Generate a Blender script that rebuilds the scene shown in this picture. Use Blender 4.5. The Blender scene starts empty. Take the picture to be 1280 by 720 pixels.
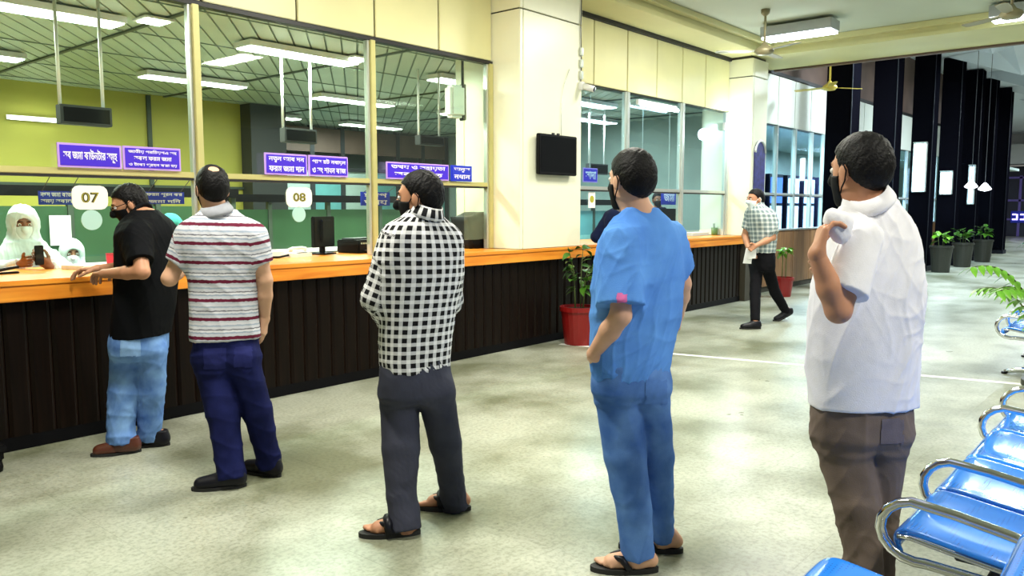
import bpy, bmesh, math, random
import numpy as np
from mathutils import Vector, Matrix

random.seed(7)
scene = bpy.context.scene
COL = scene.collection
R = math.radians

# ------------------------------------------------------------------ camera
F_PX = 1000.0                       # focal length in pixels of the 1280x720 frame
HEAD = R(40.7)                      # horizontal heading of the lens, from +X (along the counter) to +Y (into it)
PITCH = math.atan(0.1)
CAM = np.array([0.0, 0.0, 1.5])
cam_data = bpy.data.cameras.new('camera')
cam_data.sensor_width = 36.0
cam_data.lens = 36.0 * F_PX / 1280.0
cam_data.clip_start = 0.05
cam_data.clip_end = 300
cam = bpy.data.objects.new('camera', cam_data)
COL.objects.link(cam)
cam.location = CAM
cam.rotation_euler = (math.pi / 2 - PITCH, 0, HEAD - math.pi / 2)
scene.camera = cam

# ------------------------------------------------------------------ world and exposure
world = bpy.data.worlds.new('world')
scene.world = world
world.use_nodes = True
world.node_tree.nodes['Background'].inputs[0].default_value = (1.0, 0.97, 0.88, 1)
world.node_tree.nodes['Background'].inputs[1].default_value = 0.16
scene.view_settings.view_transform = 'Standard'
scene.view_settings.look = 'None'
scene.view_settings.gamma = 1.0
scene.view_settings.use_curve_mapping = False
scene.view_settings.exposure = 0.55


def area_light(name, loc, sx, sy, power, color, rot=(0, 0, 0)):
    d = bpy.data.lights.new(name, 'AREA')
    d.shape = 'RECTANGLE'
    d.size, d.size_y = sx, sy
    d.energy = power
    d.color = color
    o = bpy.data.objects.new(name, d)
    o.location = loc
    o.rotation_euler = rot
    COL.objects.link(o)
    return o


WARM = (1.0, 0.975, 0.86)
COOL = (0.80, 0.92, 1.0)
# rows of fluorescent fittings on the hall ceiling
for lx, ly in ((1.6, 3.2), (5.0, 3.4), (9.0, 3.4), (2.6, -1.6), (7.4, -0.8)):
    area_light('hall_light', (lx, ly, 3.98), 0.4, 1.3, 118, WARM)
# fittings in the office behind the glass
for lx, ly in ((2.3, 7.3), (5.1, 7.3), (3.2, 9.8), (7.7, 9.0), (10.6, 7.6)):
    area_light('office_light', (lx, ly, 3.02), 1.35, 0.3, 88, (0.95, 1.0, 0.88))
area_light('office_light', (9.5, 12.6, 3.02), 1.35, 0.3, 50, COOL)
# the far hall and the offices along it
for lx, ly in ((15.6, 3.2), (21, 2.0), (30, 2.0), (40, 3.0)):  # the nearest is an added lamp that brightens the yellow fan
    area_light('far_hall_light', (lx, ly, 4.9), 1.5, 1.5, 380, COOL)
for lx in (14.6, 20.5, 26.0):
    area_light('far_office_light', (lx, 7.4, 2.95), 1.6, 0.8, 190, (0.70, 0.86, 1.0))

# ------------------------------------------------------------------ pixel helpers (1280x720 frame)
FH = np.array([math.cos(HEAD), math.sin(HEAD), 0.0])
RT = np.array([math.sin(HEAD), -math.cos(HEAD), 0.0])
UPW = np.array([0, 0, 1.0])
FW = FH * math.cos(PITCH) - UPW * math.sin(PITCH)
UV = FH * math.sin(PITCH) + UPW * math.cos(PITCH)


def ray(x, y):
    return FW + RT * (x - 640) / F_PX + UV * (360 - y) / F_PX


def on_z(x, y, z=0.0):
    r = ray(x, y)
    return CAM + r * ((z - CAM[2]) / r[2])


def on_y(x, y, Y):
    r = ray(x, y)
    return CAM + r * (Y / r[1])


def at_depth(x, y, d):
    r = ray(x, y)
    return CAM + r * (d / float(r @ FH))


def depth_of(p):
    return float((np.asarray(p) - CAM) @ FH)


def px_heading(x):
    """heading in degrees of the ray through column x"""
    return math.degrees(HEAD) - math.degrees(math.atan((x - 640) / F_PX))


# ------------------------------------------------------------------ materials
MATS = {}


def new_mat(name):
    m = bpy.data.materials.new(name)
    m.use_nodes = True
    nt = m.node_tree
    return m, nt, nt.nodes['Principled BSDF']


def mat(name, col, rough=0.5, metal=0.0, var=0.0, scale=8.0, bump=0.0, bscale=60.0, spec=0.5, col2=None,
        coat=0.0, emit=None, estr=0.0, stretch=(1, 1, 1)):
    if name in MATS:
        return MATS[name]
    m, nt, p = new_mat(name)
    p.inputs['Base Color'].default_value = (*col, 1)
    p.inputs['Roughness'].default_value = rough
    p.inputs['Metallic'].default_value = metal
    p.inputs['Specular IOR Level'].default_value = spec
    p.inputs['Coat Weight'].default_value = coat
    N, L = nt.nodes, nt.links
    if var > 0 or bump > 0:
        tc = N.new('ShaderNodeTexCoord')
        mp = N.new('ShaderNodeMapping')
        mp.inputs['Scale'].default_value = stretch
        L.new(tc.outputs['Object'], mp.inputs['Vector'])
    if var > 0:
        nz = N.new('ShaderNodeTexNoise')
        nz.inputs['Scale'].default_value = scale
        nz.inputs['Detail'].default_value = 5
        L.new(mp.outputs[0], nz.inputs['Vector'])
        rp = N.new('ShaderNodeValToRGB')
        c2 = col2 if col2 else tuple(c * (1 - var) for c in col)
        rp.color_ramp.elements[0].position = 0.32
        rp.color_ramp.elements[0].color = (*c2, 1)
        rp.color_ramp.elements[1].position = 0.68
        rp.color_ramp.elements[1].color = (*col, 1)
        L.new(nz.outputs['Fac'], rp.inputs[0])
        L.new(rp.outputs[0], p.inputs['Base Color'])
    if bump > 0:
        nb = N.new('ShaderNodeTexNoise')
        nb.inputs['Scale'].default_value = bscale
        nb.inputs['Detail'].default_value = 3
        L.new(mp.outputs[0], nb.inputs['Vector'])
        bp = N.new('ShaderNodeBump')
        bp.inputs['Strength'].default_value = bump
        bp.inputs['Distance'].default_value = 0.01
        L.new(nb.outputs['Fac'], bp.inputs['Height'])
        L.new(bp.outputs[0], p.inputs['Normal'])
    if emit:
        p.inputs['Emission Color'].default_value = (*emit, 1)
        p.inputs['Emission Strength'].default_value = estr
    MATS[name] = m
    return m


def glass_mat(name, tint, refl=0.015):
    if name in MATS:
        return MATS[name]
    m, nt, p = new_mat(name)
    N, L = nt.nodes, nt.links
    N.remove(p)
    out = [n for n in N if n.type == 'OUTPUT_MATERIAL'][0]
    tr = N.new('ShaderNodeBsdfTransparent')
    tr.inputs[0].default_value = (*tint, 1)
    gl = N.new('ShaderNodeBsdfGlossy')
    gl.inputs['Roughness'].default_value = 0.02
    lw = N.new('ShaderNodeLayerWeight')
    lw.inputs[0].default_value = 0.35
    mu = N.new('ShaderNodeMath')
    mu.operation = 'MULTIPLY_ADD'
    mu.inputs[1].default_value = 0.16
    mu.inputs[2].default_value = refl
    L.new(lw.outputs['Fresnel'], mu.inputs[0])
    mx = N.new('ShaderNodeMixShader')
    L.new(mu.outputs[0], mx.inputs[0])
    L.new(tr.outputs[0], mx.inputs[1])
    L.new(gl.outputs[0], mx.inputs[2])
    L.new(mx.outputs[0], out.inputs[0])
    MATS[name] = m
    return m


def terrazzo_mat():
    m, nt, p = new_mat('terrazzo')
    N, L = nt.nodes, nt.links
    gm = N.new('ShaderNodeNewGeometry')
    def noise(sc, det, rough=0.5):
        n = N.new('ShaderNodeTexNoise')
        n.inputs['Scale'].default_value = sc
        n.inputs['Detail'].default_value = det
        n.inputs['Roughness'].default_value = rough
        L.new(gm.outputs['Position'], n.inputs['Vector'])
        return n
    big = noise(0.9, 4, 0.6)
    r1 = N.new('ShaderNodeValToRGB')
    r1.color_ramp.elements[0].position = 0.37
    r1.color_ramp.elements[0].color = (0.165, 0.175, 0.110, 1)
    r1.color_ramp.elements[1].position = 0.60
    r1.color_ramp.elements[1].color = (0.40, 0.415, 0.335, 1)
    L.new(big.outputs['Fac'], r1.inputs[0])
    fine = noise(42, 3, 0.7)
    r2 = N.new('ShaderNodeValToRGB')
    r2.color_ramp.elements[0].position = 0.36
    r2.color_ramp.elements[0].color = (0.74, 0.75, 0.72, 1)
    r2.color_ramp.elements[1].position = 0.56
    r2.color_ramp.elements[1].color = (1.08, 1.08, 1.08, 1)
    L.new(fine.outputs['Fac'], r2.inputs[0])
    mx = N.new('ShaderNodeMix')
    mx.data_type = 'RGBA'
    mx.blend_type = 'MULTIPLY'
    mx.inputs[0].default_value = 1.0
    L.new(r1.outputs[0], mx.inputs[6])
    L.new(r2.outputs[0], mx.inputs[7])
    L.new(mx.outputs[2], p.inputs['Base Color'])
    wear = noise(2.3, 3)
    r3 = N.new('ShaderNodeMapRange')
    r3.inputs[3].default_value = 0.22
    r3.inputs[4].default_value = 0.42
    L.new(wear.outputs['Fac'], r3.inputs[0])
    L.new(r3.outputs[0], p.inputs['Roughness'])
    MATS['terrazzo'] = m
    return m


def wood_mat(name, c1, c2, rough=0.3, scale=2.0, stretch=(0.6, 9, 9), spec=0.5):
    m, nt, p = new_mat(name)
    N, L = nt.nodes, nt.links
    tc = N.new('ShaderNodeTexCoord')
    mp = N.new('ShaderNodeMapping')
    mp.inputs['Scale'].default_value = stretch
    L.new(tc.outputs['Object'], mp.inputs['Vector'])
    nz = N.new('ShaderNodeTexNoise')
    nz.inputs['Scale'].default_value = scale
    nz.inputs['Detail'].default_value = 6
    nz.inputs['Distortion'].default_value = 0.6
    L.new(mp.outputs[0], nz.inputs['Vector'])
    rp = N.new('ShaderNodeValToRGB')
    rp.color_ramp.elements[0].position = 0.3
    rp.color_ramp.elements[0].color = (*c1, 1)
    rp.color_ramp.elements[1].position = 0.7
    rp.color_ramp.elements[1].color = (*c2, 1)
    L.new(nz.outputs['Fac'], rp.inputs[0])
    L.new(rp.outputs[0], p.inputs['Base Color'])
    p.inputs['Roughness'].default_value = rough
    p.inputs['Specular IOR Level'].default_value = spec
    MATS[name] = m
    return m


terrazzo_mat()
wood_mat('counter_wood', (0.62, 0.17, 0.014), (0.90, 0.36, 0.04), 0.28)
wood_mat('plank_wood', (0.0025, 0.0015, 0.001), (0.009, 0.004, 0.0022), 0.36, 3.0, (9, 9, 0.5), 0.14)
wood_mat('panel_wood', (0.16, 0.08, 0.035), (0.30, 0.16, 0.07), 0.4, 2.0, (6, 6, 0.6))
glass_mat('office_glass', (0.90, 0.975, 0.915))
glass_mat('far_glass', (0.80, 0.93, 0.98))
mat('joint', (0.26, 0.265, 0.21), 0.5)
mat('cream', (0.82, 0.78, 0.42), 0.38, var=0.10, scale=1.6)
mat('cream_pillar', (0.88, 0.88, 0.68), 0.34, var=0.06, scale=1.8)
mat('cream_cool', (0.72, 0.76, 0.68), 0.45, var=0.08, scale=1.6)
mat('dark_joint', (0.035, 0.030, 0.018), 0.6)
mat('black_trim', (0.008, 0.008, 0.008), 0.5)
mat('ceiling_green', (0.50, 0.54, 0.42), 0.7, var=0.08, scale=0.9)
mat('ceiling_cream', (0.66, 0.63, 0.31), 0.6, var=0.10, scale=1.2)
mat('office_slat', (0.56, 0.64, 0.54), 0.45, var=0.12, scale=1.5)
mat('tbar', (0.05, 0.07, 0.05), 0.5)
mat('slat_gap', (0.20, 0.26, 0.21), 0.6)
mat('olive_wall', (0.55, 0.50, 0.085), 0.6, var=0.14, scale=1.0)
mat('green_panel', (0.045, 0.105, 0.05), 0.30, var=0.2, scale=1.5)
mat('teal_panel', (0.16, 0.42, 0.42), 0.35, var=0.25, scale=2.0)
mat('pale_panel', (0.45, 0.55, 0.50), 0.5, var=0.15, scale=2.0)
mat('brass_alu', (0.58, 0.54, 0.22), 0.4, 0.2, var=0.15, scale=3)
mat('silver_alu', (0.62, 0.66, 0.62), 0.30, 0.6)
mat('plinth', (0.003, 0.003, 0.004), 0.5, spec=0.1)
mat('black_plastic', (0.004, 0.004, 0.005), 0.5, spec=0.15)
mat('dark_grey', (0.03, 0.032, 0.035), 0.5)
mat('screen', (0.004, 0.005, 0.006), 0.15, spec=0.25)
mat('white_paint', (0.80, 0.80, 0.78), 0.45)
mat('paper', (0.85, 0.86, 0.84), 0.7)
mat('chrome', (0.80, 0.82, 0.86), 0.12, 1.0)
mat('tube_light', (1, 1, 1), 0.5, emit=(0.94, 1.0, 0.92), estr=9.0)
mat('tube_light_cool', (1, 1, 1), 0.5, emit=(0.80, 0.92, 1.0), estr=14.0)
mat('fixture', (0.45, 0.48, 0.52), 0.4, 0.3)
mat('sign_purple', (0.055, 0.015, 0.62), 0.4)
mat('sign_border', (0.55, 0.33, 0.88), 0.4)
mat('sign_blue', (0.012, 0.03, 0.55), 0.4)
mat('sign_text', (0.92, 0.88, 1.0), 0.5)
mat('badge_white', (0.88, 0.90, 0.84), 0.4)
mat('badge_text', (0.035, 0.032, 0.004), 0.5)
mat('badge_yellow', (0.42, 0.40, 0.02), 0.5)
mat('speech_disc', (0.40, 0.66, 0.62), 0.3)
mat('column_black', (0.003, 0.003, 0.005), 0.6, spec=0.0)
mat('column_edge', (0.010, 0.012, 0.018), 0.5, spec=0.1)
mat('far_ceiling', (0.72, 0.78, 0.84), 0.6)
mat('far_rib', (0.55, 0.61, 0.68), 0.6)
mat('rust_ceiling', (0.16, 0.10, 0.075), 0.7, var=0.3, scale=2)
mat('slab_grey', (0.52, 0.54, 0.54), 0.6)
mat('navy_dark', (0.010, 0.010, 0.030), 0.35)
mat('purple_frame', (0.16, 0.11, 0.42), 0.35, 0.2)
mat('lit_window', (0.5, 0.7, 1.0), 0.4, emit=(0.55, 0.76, 1.0), estr=1.7)
mat('lit_blue', (0.1, 0.2, 0.8), 0.4, emit=(0.10, 0.24, 1.0), estr=0.9)
mat('pot_red', (0.22, 0.006, 0.006), 0.35)
mat('pot_dark', (0.020, 0.022, 0.015), 0.5)
mat('soil', (0.03, 0.02, 0.012), 0.9)
mat('leaf', (0.10, 0.28, 0.020), 0.35, var=0.5, scale=9, col2=(0.02, 0.09, 0.012))
mat('leaf_bright', (0.22, 0.52, 0.030), 0.35, var=0.4, scale=9, col2=(0.06, 0.24, 0.012))
mat('stem', (0.08, 0.12, 0.03), 0.6)
mat('fan_metal', (0.30, 0.27, 0.16), 0.4, 0.3)
mat('fan_yellow', (0.72, 0.56, 0.10), 0.35, 0.2)
mat('floor_white', (0.80, 0.81, 0.78), 0.5, var=0.15, scale=6)
mat('banner_blue', (0.035, 0.035, 0.22), 0.5, var=0.5, scale=14, col2=(0.01, 0.01, 0.06))


def seat_blue():
    m, nt, p = new_mat('seat_blue')
    N, L = nt.nodes, nt.links
    p.inputs['Base Color'].default_value = (0.015, 0.20, 0.80, 1)
    p.inputs['Roughness'].default_value = 0.17
    p.inputs['Metallic'].default_value = 0.15
    p.inputs['Coat Weight'].default_value = 0.8
    tc = N.new('ShaderNodeTexCoord')
    vo = N.new('ShaderNodeTexVoronoi')
    vo.inputs['Scale'].default_value = 75
    vo.inputs['Randomness'].default_value = 0.0
    L.new(tc.outputs['Object'], vo.inputs['Vector'])
    rp = N.new('ShaderNodeValToRGB')
    rp.color_ramp.elements[0].position = 0.16
    rp.color_ramp.elements[0].color = (0.008, 0.10, 0.50, 1)
    rp.color_ramp.elements[1].position = 0.24
    rp.color_ramp.elements[1].color = (0.018, 0.23, 0.86, 1)
    L.new(vo.outputs['Distance'], rp.inputs[0])
    L.new(rp.outputs[0], p.inputs['Base Color'])
    MATS['seat_blue'] = m


seat_blue()


# ------------------------------------------------------------------ objects
def tag(o, label=None, cat=None, group=None, kind=None):
    if label:
        o['label'] = label
    if cat:
        o['category'] = cat
    if group:
        o['group'] = group
    if kind:
        o['kind'] = kind
    return o


def empty(name, loc=(0, 0, 0), rz=0.0, label=None, cat=None, group=None):
    o = bpy.data.objects.new(name, None)
    o.empty_display_size = 0.1
    o.location = loc
    o.rotation_euler = (0, 0, rz)
    COL.objects.link(o)
    return tag(o, label, cat, group)


def link_mesh(name, me, m, parent=None, smooth=False):
    o = bpy.data.objects.new(name, me)
    COL.objects.link(o)
    if m:
        me.materials.append(MATS[m] if isinstance(m, str) else m)
    if smooth:
        me.polygons.foreach_set('use_smooth', [True] * len(me.polygons))
    if parent is not None:
        o.parent = parent
    return o


class MB:
    """collects shapes into ONE mesh; off is subtracted from all coordinates (world -> parent space)"""

    def __init__(self, off=(0, 0, 0)):
        self.v, self.f = [], []
        self.off = np.array([float(c) for c in off])

    def add(self, vs, fs):
        b = len(self.v)
        self.v += [tuple(np.asarray(p, float) - self.off) for p in vs]
        self.f += [tuple(i + b for i in f) for f in fs]
        return self

    def box(self, x0, x1, y0, y1, z0, z1, c=0.0):
        if c <= 0:
            vs = [(x, y, z) for x in (x0, x1) for y in (y0, y1) for z in (z0, z1)]
            fs = [(0, 1, 3, 2), (4, 6, 7, 5), (0, 4, 5, 1), (2, 3, 7, 6), (0, 2, 6, 4), (1, 5, 7, 3)]
            return self.add(vs, fs)
        bm = bmesh.new()
        bmesh.ops.create_cube(bm, size=1.0)
        for v in bm.verts:
            v.co = Vector(((x0 + x1) / 2 + v.co.x * (x1 - x0), (y0 + y1) / 2 + v.co.y * (y1 - y0),
                           (z0 + z1) / 2 + v.co.z * (z1 - z0)))
        bmesh.ops.bevel(bm, geom=bm.edges[:], offset=c, segments=2, affect='EDGES')
        bm.verts.index_update()
        self.add([v.co[:] for v in bm.verts], [tuple(v.index for v in f.verts) for f in bm.faces])
        bm.free()
        return self

    def tube(self, pts, r, n=10, closed=False, flat=None):
        pts = [np.asarray(p, float) for p in pts]
        m = len(pts)
        rr = r if hasattr(r, '__len__') else [r] * m
        vs, fs = [], []
        prev = None
        for i, p in enumerate(pts):
            a = pts[(i - 1) % m] if (closed or i > 0) else p
            b = pts[(i + 1) % m] if (closed or i < m - 1) else p
            t = b - a
            t = t / (np.linalg.norm(t) + 1e-9)
            if prev is None:
                ref = np.array([0, 0, 1.0]) if abs(t[2]) < 0.9 else np.array([1.0, 0, 0])
                u = np.cross(t, ref)
            else:
                u = prev - t * (prev @ t)
            u = u / (np.linalg.norm(u) + 1e-9)
            prev = u
            w = np.cross(t, u)
            fl = 1.0 if flat is None else flat
            for k in range(n):
                an = 2 * math.pi * k / n
                vs.append(p + (u * math.cos(an) + w * math.sin(an) * fl) * rr[i])
        segs = m if closed else m - 1
        for i in range(segs):
            j = (i + 1) % m
            for k in range(n):
                l = (k + 1) % n
                fs.append((i * n + k, i * n + l, j * n + l, j * n + k))
        if not closed:
            fs.append(tuple(range(n - 1, -1, -1)))
            fs.append(tuple((m - 1) * n + k for k in range(n)))
        return self.add(vs, fs)

    def lathe(self, prof, cx=0, cy=0, cz=0, n=20):
        vs, fs = [], []
        for r, z in prof:
            for k in range(n):
                an = 2 * math.pi * k / n
                vs.append((cx + r * math.cos(an), cy + r * math.sin(an), cz + z))
        for i in range(len(prof) - 1):
            for k in range(n):
                l = (k + 1) % n
                fs.append((i * n + k, i * n + l, (i + 1) * n + l, (i + 1) * n + k))
        fs.append(tuple(range(n - 1, -1, -1)))
        fs.append(tuple((len(prof) - 1) * n + k for k in range(n)))
        return self.add(vs, fs)

    def prism(self, poly, ext, axis):
        """poly: list of 3-D points (planar), ext: extrusion vector"""
        n = len(poly)
        e = np.asarray(ext, float)
        vs = [np.asarray(p, float) for p in poly] + [np.asarray(p, float) + e for p in poly]
        fs = [tuple(range(n - 1, -1, -1)), tuple(range(n, 2 * n))]
        fs += [(i, (i + 1) % n, n + (i + 1) % n, n + i) for i in range(n)]
        return self.add(vs, fs)

    def mesh(self, name):
        me = bpy.data.meshes.new(name)
        me.from_pydata(self.v, [], self.f)
        bm = bmesh.new()
        bm.from_mesh(me)
        bmesh.ops.recalc_face_normals(bm, faces=bm.faces)
        bm.to_mesh(me)
        bm.free()
        me.update()
        return me

    def build(self, name, m, parent=None, smooth=False):
        return link_mesh(name, self.mesh(name), m, parent, smooth)


def one(name, m, parent, x0, x1, y0, y1, z0, z1, c=0.0):
    """a box in world axes, stored relative to its parent's place"""
    off = parent.location if parent is not None else (0, 0, 0)
    return MB(off).box(x0, x1, y0, y1, z0, z1, c).build(name, m, parent)


def copy_tree(o, parent=None):
    c = o.copy()
    COL.objects.link(c)
    c.parent = parent
    for ch in list(o.children):
        copy_tree(ch, c)
    return c


def text_mesh(body, w, h, depth=0.002, bold=0.0, offset=0.0):
    """flat lettering scaled to a w x h box, centred, in the XZ plane facing -Y"""
    cu = bpy.data.curves.new('lettering', 'FONT')
    cu.body = body
    cu.extrude = 0.0
    cu.offset = offset
    cu.align_x = 'CENTER'
    cu.resolution_u = 3
    o = bpy.data.objects.new('lettering', cu)
    COL.objects.link(o)
    dg = bpy.context.evaluated_depsgraph_get()
    me = bpy.data.meshes.new_from_object(o.evaluated_get(dg))
    bpy.data.objects.remove(o)
    n = len(me.vertices)
    if n == 0:
        return me
    co = np.empty(n * 3)
    me.vertices.foreach_get('co', co)
    co = co.reshape(-1, 3)
    lo, hi = co.min(0), co.max(0)
    sx = w / max(hi[0] - lo[0], 1e-6)
    sy = h / max(hi[1] - lo[1], 1e-6)
    out = np.zeros_like(co)
    out[:, 0] = (co[:, 0] - (lo[0] + hi[0]) / 2) * sx
    out[:, 2] = (co[:, 1] - (lo[1] + hi[1]) / 2) * sy
    me.vertices.foreach_set('co', out.ravel())
    me.update()
    return me


def lettering(name, body, w, h, m, parent, loc, bold=0.0):
    o = link_mesh(name, text_mesh(body, w, h, offset=bold), m, parent)
    o.location = loc
    return o

# ================================================================== THE SETTING
YG = 5.90          # plane of the glazing
YC = 5.50          # front of counter and pillars
ZS = 3.88          # soffit
ZC = 4.06          # coffer ceiling
Z_CT = 1.06        # counter top
Z_TR = 1.75        # transom
Z_HD = 3.03        # window head


def struct(o, label=None):
    return tag(o, label, None, None, 'structure')


# ---- floor with terrazzo tiles
floor = struct(one('floor', 'joint', None, -6, 62, -9, 16, -0.2, -0.004), 'grey green terrazzo floor of the hall')
flr = one('floor_base', 'terrazzo', floor, -6, 62, -9, 16, -0.0045, -0.0025)
# the tiled part near the camera stands proud of the base by a hair
T = 0.6
tile_me = MB().box(-T / 2 + 0.0003, T / 2 - 0.0003, -T / 2 + 0.0003, T / 2 - 0.0003, -0.0035, 0.0).mesh('floor_tile')
tile_me.materials.append(MATS['terrazzo'])
for i in range(27):
    for j in range(11):
        o = bpy.data.objects.new('floor_tile', tile_me)
        COL.objects.link(o)
        o.parent = floor
        o.location = (0.9 + T * (i + 0.5), -1.2 + T * (j + 0.5), 0)
# groove base under the tiles
one('tile_bed', 'joint', floor, 0.9, 0.9 + 27 * T, -1.2, -1.2 + 11 * T, -0.003, -0.0018)
# white line painted across the hall
a, b = on_z(700, 430), on_z(1240, 477)
d = (b - a) / np.linalg.norm(b - a)
nrm = np.array([-d[1], d[0], 0]) * 0.035
b2 = a + d * 12
m = MB()
m.prism([a - nrm, b2 - nrm, b2 + nrm, a + nrm], (0, 0, 0.0015), 2)
struct(m.build('floor_line', 'floor_white'), 'thin white line painted across the terrazzo floor')

# ---- pillars
def pillar(x0, x1, name, label, yb=6.35):
    p = struct(empty(name, ((x0 + x1) / 2, (YC + yb) / 2, 0)), label)
    g = 0.006
    one('core', 'dark_joint', p, x0 + g, x1 - g, YC + 0.032, yb, 0.0, ZS)
    for z0, z1 in ((Z_CT + 0.002, 3.555), (3.57, ZS - 0.04)):
        one('front_panel', 'cream_pillar', p, x0 + 0.045, x1, YC - 0.012, YC + 0.032, z0, z1, 0.004)
        one('corner_panel', 'cream_pillar', p, x0 - 0.010, x0 + 0.035, YC - 0.010, YC + 0.032, z0, z1, 0.004)
        one('side_panel', 'cream_pillar', p, x0 - 0.012, x0 + g, YC + 0.004, yb, z0, z1, 0.004)
    return p


P1A, P1B = 6.52, 7.60
P2A, P2B = 12.19, 12.75
pillar(P1A, P1B, 'wall_pillar', 'cream panelled pillar carrying the black television')
pillar(P2A, P2B, 'wall_pillar', 'slim cream panelled pillar with the blue banner behind the walking man')

# ---- wall over the glazing: backing and one panel for each joint
def px_X(x, y, Y):
    return float(on_y(x, y, Y)[0])


def header(name, xs, mm, label, z0, z1):
    w = struct(one(name, 'dark_joint', None, xs[0], xs[-1], YG + 0.004, YG + 0.12, z0, z1), label)
    for p, q in zip(xs[:-1], xs[1:]):
        MB().box(p + 0.009, q - 0.009, YG - 0.018, YG + 0.004, z0 + 0.008, z1 - 0.006, 0.005).build('wall_panel', mm, w)
    return w


jx = [px_X(x, 40, YG) for x in (252, 370, 467, 547)]
step = (jx[-1] - jx[0]) / 3
xs1 = [jx[0] - step * k for k in (5, 4, 3, 2, 1)] + jx + [P1A - 0.012]
header('wall_counter', xs1, 'cream', 'cream wall panels over the green glass of the main counter', Z_HD + 0.03, 4.3)
xs2 = [P1B] + [px_X(x, 90, YG) for x in (741, 783, 820, 852, 881)] + [P2A - 0.012]
header('wall_middle', xs2, 'cream', 'cream wall panels between the two pillars', Z_HD + 0.0, ZS - 0.05)
xs3 = [P2B] + [px_X(x, 130, YG) for x in (972, 993, 1013, 1030, 1045, 1062)]
xs3 += [xs3[-1] + 0.95 * k for k in range(1, 17)]
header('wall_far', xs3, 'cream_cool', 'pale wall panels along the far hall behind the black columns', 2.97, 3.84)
struct(one('trim_1', 'black_trim', None, P1B, P2A, YG - 0.05, YG + 0.1, ZS - 0.055, ZS - 0.002), 'black strip under the cream soffit')
struct(one('trim_2', 'black_trim', None, P2B, xs3[-1], YG - 0.04, YG + 0.1, 3.842, 3.90), 'dark strip capping the far wall panels')
struct(one('trim_3', 'black_trim', None, xs1[0], P1A - 0.014, YG - 0.03, YG + 0.05, Z_HD - 0.005, Z_HD + 0.028), 'dark strip over the main window heads')

# ---- glazing
def glazing(name, label, posts, glass, z0, frame, cream_posts=True, zh=Z_HD, ztr=Z_TR, slot=0.10, tr=True):
    w = struct(empty(name, ((posts[0] + posts[-1]) / 2, YG, z0)), label)
    for x in posts:
        one('mullion', frame, w, x - 0.028, x + 0.028, YG - 0.045, YG + 0.03, z0, zh, 0.004)
        if cream_posts:
            one('mullion_strip', 'silver_alu', w, x - 0.052, x - 0.030, YG - 0.02, YG + 0.03, z0, zh)
    for p, q in zip(posts[:-1], posts[1:]):
        if tr:
            one('transom', frame, w, p + 0.030, q - 0.054, YG - 0.035, YG + 0.03, ztr - 0.022, ztr + 0.022, 0.004)
            one('transom_shadow', 'black_trim', w, p + 0.030, q - 0.054, YG - 0.030, YG + 0.03, ztr - 0.040, ztr - 0.0225)  # black strip put in as the shadow line under the transom
            one('glass_pane', glass, w, p + 0.030, q - 0.054, YG - 0.004, YG + 0.004, ztr + 0.024, zh - 0.006)
            one('glass_pane', glass, w, p + 0.030, q - 0.054, YG - 0.004, YG + 0.004, z0 + slot, ztr - 0.041)
        else:
            one('glass_pane', glass, w, p + 0.030, q - 0.054, YG - 0.004, YG + 0.004, z0 + 0.01, zh - 0.006)
    return w


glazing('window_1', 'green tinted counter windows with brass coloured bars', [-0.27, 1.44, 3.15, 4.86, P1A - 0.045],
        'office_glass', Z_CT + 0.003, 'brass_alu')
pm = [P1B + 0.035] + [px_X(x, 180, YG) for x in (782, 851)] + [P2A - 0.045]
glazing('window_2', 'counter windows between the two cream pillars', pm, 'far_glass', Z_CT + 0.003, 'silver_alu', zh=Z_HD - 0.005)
pf = [P2B + 0.04] + [px_X(x, 220, YG) for x in (968, 991, 1012, 1027)]
pf += [pf[-1] + 1.0 * k for k in range(1, 16)]
glazing('window_3', 'blue lit office windows along the far hall', pf, 'far_glass', 1.12, 'silver_alu', False, zh=2.965, slot=0.01)

# dado under the far windows
dado = struct(one('wall_dado', 'dark_joint', None, P2B, pf[-1], YG - 0.02, YG + 0.1, 0, 1.115), 'brown wooden panels under the far windows')
for p, q in zip(pf[:-1], pf[1:]):
    MB().box(p + 0.006, q - 0.006, YG - 0.05, YG - 0.02, 0.10, 1.09, 0.004).build('wood_panel', 'panel_wood', dado)
MB().box(P2B, pf[-1], YG - 0.07, YG - 0.0, 1.09, 1.118).build('sill', 'silver_alu', dado)

# ---- hall ceiling: soffit frame, two moulded steps, coffer, beam
XB0, XB1 = 12.35, 13.70
CY = 5.30
ceil = struct(one('ceiling', 'ceiling_green', None, -8, XB0 + 0.3, -10, CY + 0.3, ZC, ZC + 0.12), 'pale green coffered ceiling of the hall')
one('soffit', 'ceiling_cream', ceil, -8, XB0, CY, 6.4, ZS, ZS + 0.06)
one('beam_soffit', 'ceiling_cream', ceil, XB0, XB1, -10, 6.4, ZS, ZS + 0.06)
one('beam_face', 'ceiling_cream', ceil, XB1 - 0.1, XB1, -10, 6.4, ZS + 0.06, 5.45)
one('moulding', 'ceiling_cream', ceil, -8, XB0 + 0.05, CY, CY + 0.05, ZS + 0.06, ZC)
one('moulding', 'ceiling_cream', ceil, XB0, XB0 + 0.05, -10, CY, ZS + 0.06, ZC)
one('moulding_step', 'ceiling_cream', ceil, -8, XB0 - 0.10, CY - 0.10, CY - 0.001, ZC - 0.075, ZC - 0.001, 0.008)
one('moulding_step', 'ceiling_cream', ceil, XB0 - 0.10, XB0 - 0.001, -10, CY - 0.001, ZC - 0.075, ZC - 0.001, 0.008)
one('moulding_lip', 'ceiling_cream', ceil, -8, XB0 - 0.02, CY - 0.025, CY - 0.001, ZS - 0.015, ZS + 0.045, 0.006)
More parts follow.
